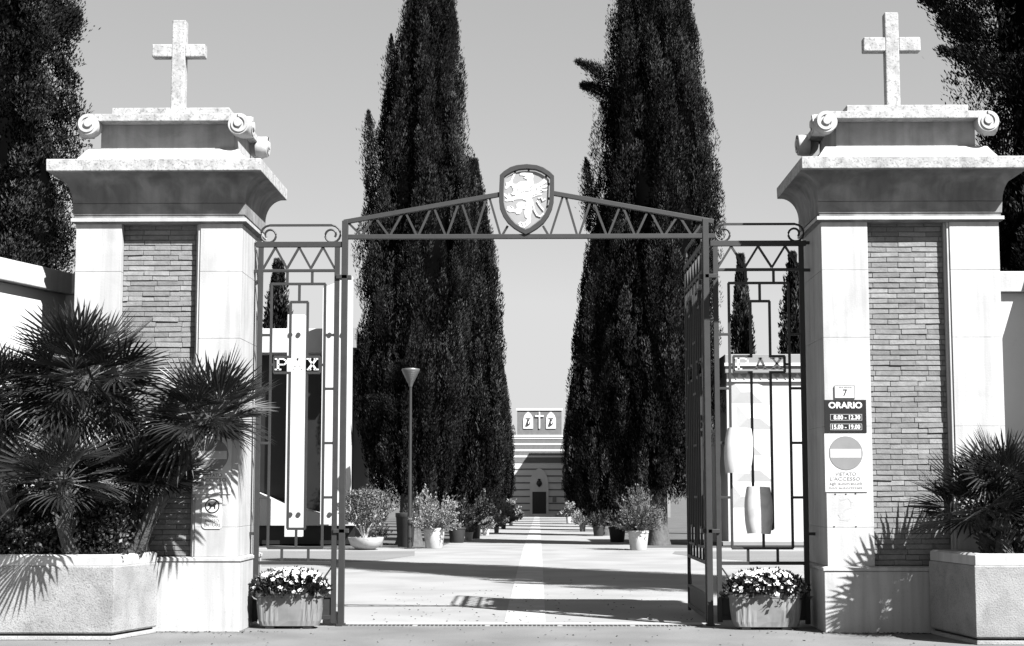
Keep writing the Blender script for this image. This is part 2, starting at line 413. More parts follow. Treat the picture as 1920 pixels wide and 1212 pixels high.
# wing panel, measured on the left wing; stored as (u 0..1, z)
def u_(px, py=800): return (P(px, py, GY).x - WL0) / (WL1 - WL0)
WL0 = X(480, GY, 760); WL1 = X(634, GY, 760)
zt0 = Z(458, GY)
def PAX_letters(m, place):
    """slab-serif P A X as bars in a 3.5 x 1 box; place(u, v) -> point"""
    def bb(a, b, w): m[0 if a[0] < 1.1 else 1 if a[0] < 2.4 else 2].bar(place(*a), place(*b), w, .012, place.nrm)
    w = place.w
    bb((.25,0),(.25,1),w*1.25); bb((0,.05),(.5,.05),w*.8); bb((0,.95),(.7,.95),w*.8)
    bb((.68,.93),(.88,.8),w*.9); bb((.88,.85),(.88,.58),w); bb((.88,.6),(.68,.45),w*.9); bb((.25,.47),(.72,.47),w*.8)
    bb((1.45,.05),(1.78,1),w); bb((2.12,.05),(1.74,1),w*1.3); bb((1.52,.33),(2.0,.33),w*.8); bb((1.28,.05),(1.62,.05),w*.8); bb((1.93,.05),(2.3,.05),w*.8); bb((1.62,.96),(1.9,.96),w*.7)
    bb((2.62,.05),(3.2,.95),w*1.3); bb((3.2,.05),(2.62,.95),w); bb((2.5,.05),(2.82,.05),w*.8); bb((3.02,.05),(3.4,.05),w*.8); bb((2.45,.95),(2.8,.95),w*.8); bb((3.02,.95),(3.35,.95),w*.8)

def gate_wing(name, origin, du, width, label, cat, group, latch_u, wide=False, brace=1):
    """origin at bottom corner, du = unit vector along the panel; coordinates u in metres, z in metres"""
    root = empty(name, origin, label, cat, group)
    O = Vector(origin); du = Vector(du).normalized(); nrm = Vector((-du.y, du.x, 0))
    def pt(u, z): return O + du*u + Vector((0,0,z))
    def yz(py): return Z(py, GY)
    W_ = width
    def q(f): return f*W_
    fr = MB()
    T = .04
    fr.bar(pt(.03, .05), pt(.03, yz(454)), .06, T, nrm); fr.bar(pt(W_-.03, .03), pt(W_-.03, yz(454)), .06, T, nrm)
    fr.bar(pt(-.03, zt0), pt(W_+.03, zt0), .065, .05, nrm)
    fr.bar(pt(.06, yz(507)), pt(W_-.06, yz(507)), .034, T*.9, nrm)
    fr.bar(pt(.06, yz(1056)), pt(W_-.06, yz(1056)), .04, T*.9, nrm)
    fr.bar(pt(.06, yz(1118)), pt(W_-.06, yz(1118)), .04, T*.9, nrm)
    fr.bar(pt(.06, .10), pt(W_-.06, .10), .05, T*.9, nrm)
    fr.build('frame', M['iron'], root, bevel=.003)
    kp = MB(); kp.bar(pt(.06, (yz(1118)+.10)/2), pt(W_-.06, (yz(1118)+.10)/2), yz(1118)-.13, .008, nrm); kp.build('kick_panel', M['iron'], root)
    dg_ = MB(); 
    if brace > 0: dg_.bar(pt(W_-.06, yz(1065)), pt(W_-.26, yz(1112)), .018, .018, nrm)
    else: dg_.bar(pt(.06, yz(1065)), pt(.26, yz(1112)), .018, .018, nrm)
    dg_.build('brace', M['iron'], root)
    # zigzag
    zz = MB(); nz = 3 if not wide else 6; zlo, zhi = yz(503), yz(463)
    for i in range(nz):
        a = .06 + (W_-.12)*i/nz; c = .06 + (W_-.12)*(i+1)/nz; m_ = (a+c)/2
        zz.bar(pt(a, zlo), pt(m_, zhi), .026, .026, nrm); zz.bar(pt(m_, zhi), pt(c, zlo), .026, .024, nrm)
    zz.build('zigzag', M['iron'], root)
    # meander grille
    g = MB(); t = .030
    def H(u0, u1, z): g.bar(pt(q(u0), z), pt(q(u1), z), t, t, nrm)
    def V(u, z0, z1): g.bar(pt(q(u), z0), pt(q(u), z1), t, t*.92, nrm)
    cols = [(0, 1)] if not wide else [(0, .5), (.5, 1)]
    for (c0, c1) in cols:
        k = c1 - c0; f = lambda v: c0 + v*k
        V(f(.36), yz(507), yz(532)); V(f(.665), yz(507), yz(532))
        H(f(.165), f(.83), yz(532)); H(f(.165), f(.83), yz(1028)); V(f(.17), yz(1028), yz(532)); V(f(.825), yz(1028), yz(532))
        V(f(.51), yz(532), yz(566)); H(f(.40), f(.62), yz(566))
        V(f(.405), yz(566), yz(668)); V(f(.615), yz(566), yz(668))
        H(f(.21), f(.42), yz(669)); H(f(.60), f(.775), yz(669)); H(f(.21), f(.42), yz(699)); H(f(.60), f(.775), yz(699))
        V(f(.215), yz(699), yz(669)); V(f(.77), yz(699), yz(669)); H(f(.17), f(.21), yz(684)); H(f(.775), f(.825), yz(684))
        V(f(.405), yz(699), yz(992)); V(f(.615), yz(699), yz(992)); H(f(.40), f(.62), yz(992)); V(f(.51), yz(992), yz(1028))
        V(f(.34), yz(1028), yz(1056)); V(f(.66), yz(1028), yz(1056))
        for py in (628, 729, 831, 933):
            H(f(.0 if c0 == 0 else -.02)+(.055/W_ if c0 == 0 else 0), f(.165), yz(py)); H(f(.83), f(1)-(.055/W_ if c1 == 1 else 0), yz(py))
    if wide: V(.5, yz(1056), yz(507))
    g.build('grille', M['iron'], root, bevel=.002)
    # lettering
    for (c0, c1) in (cols if not wide else []):
        k = (c1-c0)*W_; m = [MB(), MB(), MB()]; u0 = c0*W_ + .225*k; wd = .535*k; hh = yz(672)-yz(694)
        def place(u, v): return pt(u0 + u/3.4*wd, yz(694) + v*hh) - nrm*(.02 if nrm.y > .5 else -.0)
        place.w = .021; place.nrm = nrm
        PAX_letters(m, place)
        for q_ in m: q_.build('letter', M['white'], root)
    # scrolled top rail
    zr = yz(421); cz = yz(440); ua, ub = .13, W_-.03
    path = list(reversed([(2*ua-(p[0]), p[1]) for p in spiral_pts(ua, cz, 1, .115)])) 
    left = [(ua - (p[0]-ua), p[1]) for p in spiral_pts(ua, cz, 1, .118)]
    left = [(p[0], p[1]) for p in spiral_pts(ua, cz, -1, .118)]
    right = [(p[0], p[1]) for p in spiral_pts(ub-.07, cz, 1, .118)]
    s1 = MB(); s1.tube([pt(p[0], p[1]) for p in left], .014, 6); s1.build('scroll', M['iron'], root, smooth=True)
    s1 = MB(); s1.tube([pt(p[0], p[1]) for p in right], .014, 6); s1.build('scroll', M['iron'], root, smooth=True)
    s1 = MB(); s1.bar(pt(ua, cz+.118), pt(ub-.07, cz+.118), .026, .028, nrm); s1.build('top_rail', M['iron'], root)
    if not wide:
        for py in (457, 508, 1001):
            ua_, ub_ = (-.16, .0) if latch_u else (W_, W_+.16)
            MB().bar(pt(ua_, yz(py)), pt(ub_, yz(py)), .035, .035, nrm).build('wall_lug', M['iron'], root)
    # hinges / catches
    for py in (519, 996):
        h = MB(); p_ = pt(W_+.03 if latch_u else -.03, yz(py)); h.box(p_.x-.07, p_.x+.07, p_.y-.04, p_.y+.04, p_.z-.025, p_.z+.025)
        h.build('hinge', M['iron'], root, bevel=.005)
    return root
gate_wing('side_gate', (WL0, GY, 0), (1,0,0), WL1-WL0, 'narrow wrought iron side gate with PAX lettering, sunlit, beside the left pillar', 'gate', 'narrow side gates', 1)
WR0 = X(1340, GY, 760); WR1 = X(1512, GY, 760)
gate_wing('side_gate', (WR0, GY, 0), (1,0,0), WR1-WR0, 'narrow wrought iron side gate with PAX lettering, mostly in shade, hung with two pale sheets', 'gate', 'narrow side gates', 0, brace=-1)
# tall gate posts
def gate_post(x, label, top):
    o = empty('gate_post', (x, GY, 0), label, 'post', 'iron posts of the main gateway')
    b = MB(); b.box(x-.035, x+.035, GY-.04, GY+.04, 0, top); b.build('shaft', M['iron'], o, bevel=.004)
    b = MB(); b.box(x-.05, x+.05, GY-.055, GY+.055, 0, .03); b.build('base_plate', M['iron'], o)
LPX = X(640, GY, 1100); RPX = X(1331, GY, 1100)
gate_post(LPX, 'slim grey iron gate post at the left end of the overhead truss', Z(414, GY))
gate_post(RPX, 'slim grey iron gate post at the right end of the overhead truss', Z(412, GY))
# lugs from the wings into the pillars
for sx, a in ((1, LX1), (-1, RX0)):
    pass
# main leaves, swung inwards
gate_wing('main_gate_leaf', (RPX-.02, GY+.08, 0), (-.01, 1, 0), 2.1, 'tall iron gate leaf swung open inwards, seen almost edge-on beside the shaded side gate', 'gate', 'open leaves of the main gate', 0, wide=True)
gate_wing('main_gate_leaf', (LPX-.0, GY+.08, 0), (-.125, 1, 0), 2.1, 'tall iron main gate leaf swung open inwards, hidden edge-on behind the left iron post', 'gate', 'open leaves of the main gate', 0, wide=True)

# overhead truss with shield
tr = empty('gate_truss', (X(988, GY), GY, Z(446, GY)), 'low gabled iron truss with zigzag bracing spanning the gateway and holding a crest', 'truss')
zb = Z(444, GY)
b = MB(); b.bar((X(645, GY, 444), GY, zb), (X(1340, GY, 444), GY, zb), .055, .06); b.build('bottom_chord', M['iron'], tr, bevel=.004)
pts = [P(645, 417, GY), P(938, 365, GY), P(1038, 363, GY), P(1338, 416, GY)]
for a, c in ((0, 1), (2, 3)):
    b = MB(); b.bar(pts[a], pts[c], .055, .058); b.build('top_chord', M['iron'], tr, bevel=.004)
def chord_y(px): return 417 + (365-417)*(px-645)/(938-645) if px < 988 else 363 + (416-363)*(px-1038)/(1338-1038)
tops = [702, 758, 811, 863, 915]; bots = [677, 730, 783, 837, 889, 940]
def lat(p, q):
    b = MB(); b.bar(P(p[0], p[1], GY), P(q[0], q[1], GY), .026, .026); b.build('lattice_bar', M['iron'], tr)
lat((652, 417), (676, 441))
for i, bx in enumerate(bots):
    if i < 5: lat((bx+2, 441), (tops[i]-3, chord_y(tops[i])+3)); lat((tops[i]+3, chord_y(tops[i])+3), (bots[i+1]-2, 441))
lat((942, 441), (952, 424))
tops = [1058, 1110, 1165, 1217, 1272, 1322]; bots = [1030, 1084, 1139, 1192, 1245, 1298]
lat((1028, 441), (1018, 424))
for i, bx in enumerate(bots):
    lat((bx+2, 441), (tops[i]-3, chord_y(tops[i])+3))
    if i < 5: lat((tops[i]+3, chord_y(tops[i])+3), (bots[i+1]-2, 441))
# shield, traced in crest units (8.08 units per photo pixel)
def SP(u, v, Y=GY): 
    p = P(920 + u/8.079, 300 + v/8.079, GY); return (p.x, p.z)
out_ = [(140,240),(205,180),(300,120),(400,90),(550,75),(700,90),(800,125),(900,190),(960,250),(962,480),(955,640),(930,750),(880,860),(800,970),(700,1050),(600,1110),(530,1140),(450,1100),(350,1040),(260,960),(190,860),(140,740),(128,640),(130,480)]
inn_ = [(205,270),(250,235),(330,190),(430,155),(550,145),(680,155),(770,190),(850,240),(900,285),(895,480),(888,640),(865,730),(820,825),(750,920),(660,990),(590,1040),(530,1062),(460,1030),(380,980),(310,905),(250,820),(215,730),(197,640),(195,480)]
n = len(out_); b = MB(); vs = []
for y in (GY-.05, GY+.045):
    for l in (out_, inn_): vs += [(SP(*p)[0], y, SP(*p)[1]) for p in l]
fs = []
for i in range(n):
    j = (i+1) % n
    fs += [(i, j, n+j, n+i), (2*n+j, 2*n+i, 3*n+i, 3*n+j), (i, 2*n+i, 2*n+j, j), (n+j, 3*n+j, 3*n+i, n+i)]
b.add(vs, fs); sh = b.build('shield', M['iron'], tr, bevel=.004)
b = MB(); b.poly([SP(*p) for p in [(u*.955+24, v*.955+32) for u, v in inn_]], GY-.012, GY+.004); b.build('plate', mat('crest_plate', .26, .5, .05, 9), sh)
for u, v in ((370,185),(575,165),(840,255),(880,370),(880,590),(862,710)):
    x, z = SP(u, v); MB().box(x-.012, x+.012, GY-.02, GY+.01, z-.014, z+.014).build('clip', M['black'], sh)
grif = [(440,215),(470,195),(520,190),(560,185),(600,190),(635,210),(648,250),(640,290),(645,340),(650,375),(700,370),(750,345),(790,310),(815,270),(860,305),(850,345),(800,375),(765,400),(800,398),(862,385),(852,418),(790,430),(860,447),(838,478),(770,488),(740,500),(785,520),(760,540),(700,545),(650,570),(615,578),(640,620),(650,680),(645,730),(620,790),(602,850),(610,900),(600,960),(560,1000),(515,1032),(470,1022),(430,1000),(420,965),(450,940),(495,955),(540,935),(552,892),(520,870),(508,800),(520,745),(480,745),(470,790),(440,825),(395,825),(380,800),(330,792),(290,800),(240,760),(250,712),(300,700),(340,722),(362,762),(395,740),(390,680),(420,645),(480,640),(538,652),(545,625),(480,600),(420,602),(345,608),(345,635),(318,620),(250,635),(215,630),(215,607),(262,600),(210,550),(200,505),(235,530),(268,548),(270,502),(295,545),(315,572),(360,560),(385,540),(335,538),(308,520),(330,505),(348,470),(325,410),(300,392),(250,440),(218,440),(218,412),(242,400),(228,352),(270,345),(300,328),(350,210),(385,200),(330,312),(330,352),(362,372),(395,370),(450,332),(540,330),(562,312),(530,290),(498,278),(540,262),(480,240),(445,240)]
b = MB(); b.poly([SP(*p) for p in grif], GY-.018, GY-.010)
gl = [[(500,490),(510,440)],[(520,480),(570,478),(610,470),(622,440)],[(600,430),(640,380)],[(745,385),(760,412)],[(770,438),(850,436)],[(745,455),(800,480)],[(640,545),(720,515)],[(360,400),(350,440)],[(405,450),(420,470)],[(470,480),(480,520)],[(540,640),(530,700)],[(575,320),(600,325)],[(300,705),(330,735)],[(520,960),(540,985)],[(460,950),(490,1000)],[(690,420),(700,470)]]
b2 = MB()
for ln in gl: b2.tube([(SP(*p)[0], GY-.019, SP(*p)[1]) for p in ln], .0042, 4)
b2.build('griffin_lines', M['signgray'], sh)
tail = [(640,700),(660,780),(700,850),(750,868),(795,825),(792,765),(740,700),(703,640),(725,592),(765,578),(785,630),(830,600)]
b.tube([(SP(*p)[0], GY-.014, SP(*p)[1]) for p in tail], .013, 6)
b.build('griffin_emblem', M['white'], sh)

# pale sheets tied to the right wing
def curl_sheet(px0, px1, py0, py1, depth, label, bulge, tilt=0):
    a = P(px0, py1, GY-.02); c = P(px1, py0, GY-.02)
    cx, w, z0, z1 = (a.x+c.x)/2, (c.x-a.x)/2, a.z, c.z
    b = MB(); NU, NV = 14, 10; vs = []
    for lay in (0, .006):
        for j in range(NV+1):
            v = j/NV; ww = w*(1-.18*abs(2*v-1)**2.2)
            for i in range(NU+1):
                ang = math.pi*(i/NU) ; x = cx + tilt*(v-.5) - (ww-lay)*math.cos(ang)
                y = GY-.035 - (depth-lay)*math.sin(ang)*(1+bulge*math.sin(3*v+2*i/NU))
                vs.append((x, y, z0 + (z1-z0)*v + .006*math.sin(5*i/NU)))
    fs = []; off = (NU+1)*(NV+1)
    for j in range(NV):
        for i in range(NU):
            p = j*(NU+1)+i; fs.append((p, p+1, p+NU+2, p+NU+1)); fs.append((off+p+1, off+p, off+p+NU+1, off+p+NU+2))
    for j in range(NV):
        for i in (0, NU): p = j*(NU+1)+i; fs.append((p, p+NU+1, off+p+NU+1, off+p))
    for i in range(NU):
        for j in (0, NV): p = j*(NU+1)+i; fs.append((p, p+1, off+p+1, off+p))
    b.add(vs, fs); o = b.build('curved_sheet', M['sheet'], at=(cx, GY-.03, z0), smooth=True)
    tag(o, label, 'sheet', 'pale sheets tied to the side gate')
curl_sheet(1358, 1411, 803, 888, .10, 'upper pale curled sheet wrapped round the bars of the shaded side gate', .12, .03)
curl_sheet(1396, 1448, 913, 1001, .11, 'lower pale barrel-shaped sheet wrapped round the bars of the shaded side gate', .06)

# ------------------------------------------------------------ signs
SY = FR-.004
def plate(root, px0, px1, py0, py1, m, name='plate', t=.010, y=SY, r=0):
    a = P(px0, py1, y); c = P(px1, py0, y); b = MB(); b.box(a.x, c.x, y-t, y, a.z, c.z); return b.build(name, m, root, bevel=.002)
def txt(root, s, px0, px1, py0, py1, m, y, bold=0, name='lettering'):
    a = P(px0, py1, y); c = P(px1, py0, y); text_mb(s, c.x-a.x, c.z-a.z, (a.x+c.x)/2, a.z, y, .0015, bold).build(name, m, root)
def frame_mb(px0, px1, py0, py1, y, w):
    a = P(px0, py1, y); c = P(px1, py0, y); b = MB()
    b.box(a.x, c.x, y-.002, y, a.z, a.z+w); b.box(a.x, c.x, y-.002, y, c.z-w, c.z)
    b.box(a.x, a.x+w, y-.0021, y, a.z+w, c.z-w); b.box(c.x-w, c.x, y-.0021, y, a.z+w, c.z-w); return b
r_ = empty('house_number_plate', P(1584, 748, SY), 'small pale house number plate reading 7 above the opening hours sign', 'number plate')
plate(r_, 1565, 1603, 723, 747, M['signwhite'])
frame_mb(1565, 1603, 723, 747, SY-.0105, .006).build('border', M['signgray'], r_)
txt(r_, '7', 1580.5, 1588.5, 730.5, 742.5, M['black'], SY-.0105, .01)
b = MB()
for u0, u1 in ((1573, 1577), (1578, 1581), (1582.5, 1588), (1589, 1592), (1593, 1597)):
    a = P(u0, 727.4, SY-.0105); c = P(u1, 726.0, SY-.0105); b.box(a.x, c.x, SY-.012, SY-.0104, a.z, c.z)
b.build('worn_lettering', M['signtext'], r_)
r_ = empty('opening_hours_sign', P(1584, 812, SY), 'black opening hours sign reading ORARIO 8.00 - 12.30 and 15.00 - 19.00', 'sign')
plate(r_, 1546, 1623.5, 750, 812, M['black'])
txt(r_, 'ORARIO', 1553.5, 1616.5, 754.5, 765.5, M['white'], SY-.0105, .035)
sf = MB()                       # slab serifs under and over the heading
for u in (1555.5, ): pass
for k, (py0, py1, s, pa, pb) in enumerate(((777, 788.5, '8.00 - 12.30', 1563, 1613), (795, 806.5, '15.00 - 19.00', 1560, 1613))):
    txt(r_, s, pa, pb, py0+1.8, py1-2.0, M['white'], SY-.0105, .035)
    frame_mb(1557, 1616, py0, py1, SY-.0105, .003).build('line_frame', M['white'], r_)
def no_entry(px0, px1, py0, py1, label):
    k = (px1-px0)/77.0; r_ = empty('no_entry_sign', P((px0+px1)/2, py1, SY), label, 'sign', 'no entry signs on the pillars')
    plate(r_, px0, px1, py0, py1, M['signwhite'], t=.006)
    cx = (px0+px1)/2; cz = py0 + (850-813)*k; p = P(cx, cz, SY-.006); rad = 31.8*k/ (F/18.2)
    def disc(rr, y0, y1): return MB().rings([[(p.x + rr*math.cos(2*math.pi*i/48), y, p.z + rr*math.sin(2*math.pi*i/48)) for i in range(48)] for y in (y0, y1)])
    disc(rad, SY-.0075, SY-.004).build('rim', M['signtext'], r_); disc(rad*.97, SY-.009, SY-.005).build('disc', M['signgray'], r_)
    b = MB(); b.box(p.x-rad*.90, p.x+rad*.90, SY-.0105, SY-.006, p.z-rad*.25, p.z+rad*.25); b.build('bar', M['signwhite'], r_)
    for s, a, c, y0, y1 in (('VIETATO', 19, 58, 73, 79.5), ("L'ACCESSO", 9, 66, 82, 88.5), ('agli autoveicoli', 8, 69, 91.5, 96.5), ('non autorizzati', 7, 69, 99.5, 104.5)):
        txt(r_, s, px0+a*k, px0+c*k, py0+y0*k, py0+y1*k, M['signtext'], SY-.0065, .008)
no_entry(1547.5, 1624, 813.5, 923, 'white no entry sign VIETATO L ACCESSO under the black opening hours sign')
no_entry(361, 435, 818, 927, 'white no entry sign VIETATO L ACCESSO partly behind palm leaves on the left pillar')
r_ = empty('no_dogs_sign', P(397, 992, SY), 'small white no dogs sign NON POSSO ENTRARE low on the left pillar', 'sign')
a = P(378, 992, SY); c = P(417, 934, SY); rc = .05
pl = [(a.x+rc*(1-math.cos(t)), a.z+rc*(1-math.sin(t))) for t in [math.pi/2*i/6 for i in range(6, -1, -1)]]
pl = [(a.x+rc - rc*math.sin(t), a.z+rc - rc*math.cos(t)) for t in [math.pi/2*i/6 for i in range(7)]]
pr_ = [(c.x-rc*.2 , a.z)]
b = MB(); b.poly(pl + [(a.x, c.z), (c.x, c.z), (c.x, a.z+.02), (c.x-.02, a.z)], SY-.006, SY); b.build('plate', M['signwhite'], r_)
p = P(398, 949, SY-.007); b = MB(); ang = [2*math.pi*i/36 for i in range(36)]
R1, R2 = .083, .070
vs = [(p.x+q*math.cos(t), SY-.009, p.z+q*math.sin(t)) for q in (R1, R2) for t in ang]
b.add(vs, [(i, (i+1)%36, 36+(i+1)%36, 36+i) for i in range(36)]); b.build('ring', M['black'], r_)
dog = [(-.045,.0),(-.05,.028),(-.03,.035),(-.022,.02),(.02,.012),(.045,.03),(.05,.022),(.036,.004),(.036,-.034),(.024,-.034),(.02,-.008),(-.014,-.008),(-.018,-.034),(-.03,-.034),(-.03,.0)]
b = MB(); b.poly([(p.x+u, p.z+v) for u, v in dog], SY-.009, SY-.006); b.bar((p.x-.05, SY-.009, p.z-.05), (p.x+.05, SY-.009, p.z+.05), .01, .003); b.build('dog_symbol', M['black'], r_)
for s, x0, x1, y0, y1 in (('NON', 390, 408, 966, 971), ('POSSO', 385, 411, 974, 979.5), ('ENTRARE', 383, 414, 982, 987.5)):
    txt(r_, s, x0, x1, y0, y1, M['signtext'], SY-.0065, .01)

# faint squiggle and old screw holes on the right pier
gp = [o for o in bpy.data.objects if o.name.startswith('gate_pillar')][1]
sq = [(1575,938),(1590,934),(1597,942),(1594,952),(1580,958),(1572,966),(1576,974),(1590,976),(1594,972)]
b = MB(); b.tube([P(u, v, FR-.0005) for u, v in sq], .012, 6); 
for i, v in enumerate(b.v): b.v[i] = (v[0], max(v[1], FR-.0015), v[2])
b.build('faded_squiggle', mat('faded_paint', .36, .7, .05, 20), gp)
for u, v in ((1564, 988), (1605, 988), (1586, 927), (1566, 927), (1604, 926)):
    p = P(u, v, FR); MB().box(p.x-.008, p.x+.008, FR-.003, FR+.004, p.z-.007, p.z+.007).build('screw_hole', M['black'], gp)

# ------------------------------------------------------------ concrete tubs
def tub(x0, x1, y0, y1, h, label, fl=0, fr_=0):
    root = empty('concrete_planter', ((x0+x1)/2, (y0+y1)/2, 0), label, 'planter', 'concrete planters in front of the pillars')
    def rg_(o, z): return [(x0-o, y0-o, z), (x1+o, y0-o, z), (x1+fr_+o, y1+o, z), (x0-fl-o, y1+o, z)]
    rj = random.Random(3)
    b = MB(); b.rings([rg_(.0, 0), rg_(-.01, .045)]); b.build('foot', M['concrete'], root, bevel=.01)
    b = MB(); b.rings([rg_(-.04, .04), rg_(-.04, .07)]); b.build('joint', M['soil'], root)
    b = MB(); b.rings([rg_(-.012, .066), rg_(0, .085), rg_(0, h-.13), rg_(-.012, h-.118)]); b.build('body', M['concrete'], root, bevel=.006)
    b = MB(); b.rings([rg_(-.012, h-.116), rg_(-.012, h-.02), rg_(-.04, h), rg_(-.13, h), rg_(-.15, h-.09)], cap=False); b.build('rim', M['marble'], root, bevel=.004)
    b = MB(); b.rings([rg_(-.1, h-.11), rg_(-.1, h-.075)]); b.build('soil', M['soil'], root)
    rp = np.random.default_rng(5); b = MB()
    for i in range(420):
        x = rp.uniform(x0+.12, x1-.12); y = rp.uniform(y0+.12, y0+.4); r = rp.uniform(.008, .02)
        b.lathe((x, y, h-.055), [(r*.5, 0), (r, r*.6), (r*.5, r*1.1)], 6)
    tag(b.build('pebbles', M['pot'], root), kind='stuff')
tub(-6.02, X(213, -1.85, 1120), -1.85, -.92, .90, 'low square concrete planter crowded with large fan palms, left of the gate', .25, .25)
tub(X(1829, -2.2, 1120), 6.3, -2.2, -.95, .93, 'low square concrete planter with a smaller fan palm at the right picture edge', .17, .17)

# ------------------------------------------------------------ fan palms
def fan_leaf(V, Fc, T, base, tip, normal, rad, nl, rg, droop=.1, spread=2.3, tone=1.0):
    """petiole base->tip, then a folded fan of nl narrow leaflets in the plane with the given normal"""
    base = np.array(base); tip = np.array(tip); d = tip-base; d /= np.linalg.norm(d)
    n_ = np.array(normal); n_ = n_ - d*n_.dot(d); n_ /= (np.linalg.norm(n_)+1e-9); s_ = np.cross(d, n_)
    # petiole
    w = .007; k = len(V)
    for p, q in ((base, 1.2), (tip, .8)):
        V += [p + s_*w*q, p - n_*w*q, p - s_*w*q, p + n_*w*q]
    for i in range(4): Fc.append((k+i, k+(i+1)%4, k+4+(i+1)%4, k+4+i)); T.append(tone*1.1)
    for i in range(nl):
        a = (i/(nl-1)-.5)*spread*1.05 + rg.normal(0, .02)
        dirv = d*math.cos(a) + s_*math.sin(a)
        cup = .18*(1-math.cos(a))
        L = rad*(1-.10*abs(a)**1.5)*rg.uniform(.88, 1.05)
        per = -d*math.sin(a) + s_*math.cos(a)
        hw = rad*spread/nl*.20
        p0 = tip + dirv*L*.04
        pm = tip + dirv*L*.48 + n_*L*cup*.6
        dr = np.array([0, 0, -1])*L*droop*rg.uniform(.4, 1.6)
        pq = tip + dirv*L*.80 + n_*L*cup + dr*.4
        pe = tip + dirv*L + n_*L*cup*1.1 + dr
        k = len(V); f = n_*hw*.55
        V += [p0, pm+per*hw, pm-f, pm-per*hw, pq+per*hw*.62, pq-f*.5, pq-per*hw*.62, pe]
        tt = tone*rg.uniform(.75, 1.3)
        for q in ((k,k+1,k+2,k+2), (k,k+2,k+3,k+3), (k+1,k+4,k+5,k+2), (k+2,k+5,k+6,k+3), (k+4,k+7,k+5,k+5), (k+5,k+7,k+6,k+6)):
            Fc.append(q); T.append(tt)
def palm(c, ztop, nleaf, rad, pet, label, trunk_r=.09, seed=1, lean=(0,0), zbase=.8, low=-.5, aims=None, group='fan palms in the concrete planters'):
    """c=(x,y) of the foot, crown centre at ztop"""
    rg = np.random.default_rng(seed)
    root = empty('fan_palm', (c[0], c[1], zbase), label, 'palm', group)
    top = Vector((c[0]+lean[0], c[1]+lean[1], ztop)); ft = Vector((c[0], c[1], zbase))
    b = MB(); n = 7; pts_ = [ft.lerp(top, i/n) + Vector((math.sin(i*1.7)*.02, math.cos(i*1.3)*.02, 0)) for i in range(n+1)]
    b.tube(pts_, [trunk_r*(1.15-.2*i/n)*(1+.12*math.sin(i*9)) for i in range(n+1)], 10)
    L = (top-ft).length
    for i in range(int(90*L)):           # old leaf stubs
        t = rg.random(); a = rg.random()*6.28; p = ft.lerp(top, t); o = Vector((math.cos(a), math.sin(a), .0))
        q = p + o*trunk_r*.9; e = p + o*(trunk_r+rg.uniform(.03,.09)) + Vector((0,0,rg.uniform(.04,.12)))
        b.bar(q, e, .022, .008, (-o.y, o.x, 0))
    b.build('trunk', M['palmdry'], root)
    V, Fc, T = [], [], []
    for i in range(nleaf):
        t = (i+.5)/nleaf
        zc = 1 - t*(1-low); az = i*2.39996 + rg.normal(0, .15)       # golden angle
        el = math.asin(max(-.95, min(.98, zc)))
        if aims is not None and i < len(aims): az, el = aims[i]
        dv = np.array([math.cos(az)*math.cos(el), math.sin(az)*math.cos(el), math.sin(el)])
        L_ = pet*rg.uniform(.75, 1.15)
        st = np.array(top) - np.array([0,0,.05])
        tip = st + dv*L_
        nrm = np.array([0,0,1.0]) - dv*dv[2]*.9 + rg.normal(0, .38, 3)
        if el > 1.1: nrm = np.array([math.cos(az), math.sin(az), .4])*-1
        fan_leaf(V, Fc, T, st, tip, nrm, rad*rg.uniform(.8, 1.15), 19, rg, droop=.01+.13*t*t, spread=2.5, tone=(1.25-.5*t)*(6.0 if rg.random() < .12 else 1))  # a random few fans are coloured far lighter as sunlit highlights
    V = np.array(V); Fq = np.array([(f[0],f[1],f[2],f[3]) for f in Fc])
    me = bpy.data.meshes.new('crown'); off = np.array(root.location)
    faces = [f if f[2] != f[3] else f[:3] for f in Fc]
    me.from_pydata([tuple(v-off) for v in V], [], faces); me.materials.append(M['palm'])
    a = me.attributes.new('tone', 'FLOAT', 'FACE'); a.data.foreach_set('value', T)
    o = bpy.data.objects.new('fronds', me); COL.objects.link(o); o.parent = root
    return root
def at(px, py, Y): p = P(px, py, Y); return p
def palm_at(px, py, Y, foot_px, fy=None, **k):
    p = at(px, py, Y); fy = Y if fy is None else fy; fx = X(foot_px, fy, 1040)
    return palm((fx, fy), p.z, lean=(p.x-fx, Y-fy), **k)
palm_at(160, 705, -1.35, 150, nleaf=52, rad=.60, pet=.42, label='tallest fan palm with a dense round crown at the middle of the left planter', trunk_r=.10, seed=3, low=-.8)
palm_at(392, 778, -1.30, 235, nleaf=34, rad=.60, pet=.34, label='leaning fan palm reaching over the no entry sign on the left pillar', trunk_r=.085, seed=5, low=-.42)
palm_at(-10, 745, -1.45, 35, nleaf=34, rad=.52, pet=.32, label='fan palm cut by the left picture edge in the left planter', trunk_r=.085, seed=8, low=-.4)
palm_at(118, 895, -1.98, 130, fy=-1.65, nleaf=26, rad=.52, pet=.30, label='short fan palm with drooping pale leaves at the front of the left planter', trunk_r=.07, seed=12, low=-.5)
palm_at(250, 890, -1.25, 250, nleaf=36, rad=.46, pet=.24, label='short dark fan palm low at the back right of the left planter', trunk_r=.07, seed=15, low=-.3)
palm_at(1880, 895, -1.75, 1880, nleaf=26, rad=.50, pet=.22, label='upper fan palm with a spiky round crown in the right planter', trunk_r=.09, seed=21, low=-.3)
palm_at(1842, 960, -1.55, 1862, nleaf=28, rad=.56, pet=.34, label='lower fan palm reaching left towards the brick panel in the right planter', trunk_r=.08, seed=25, low=-.2)

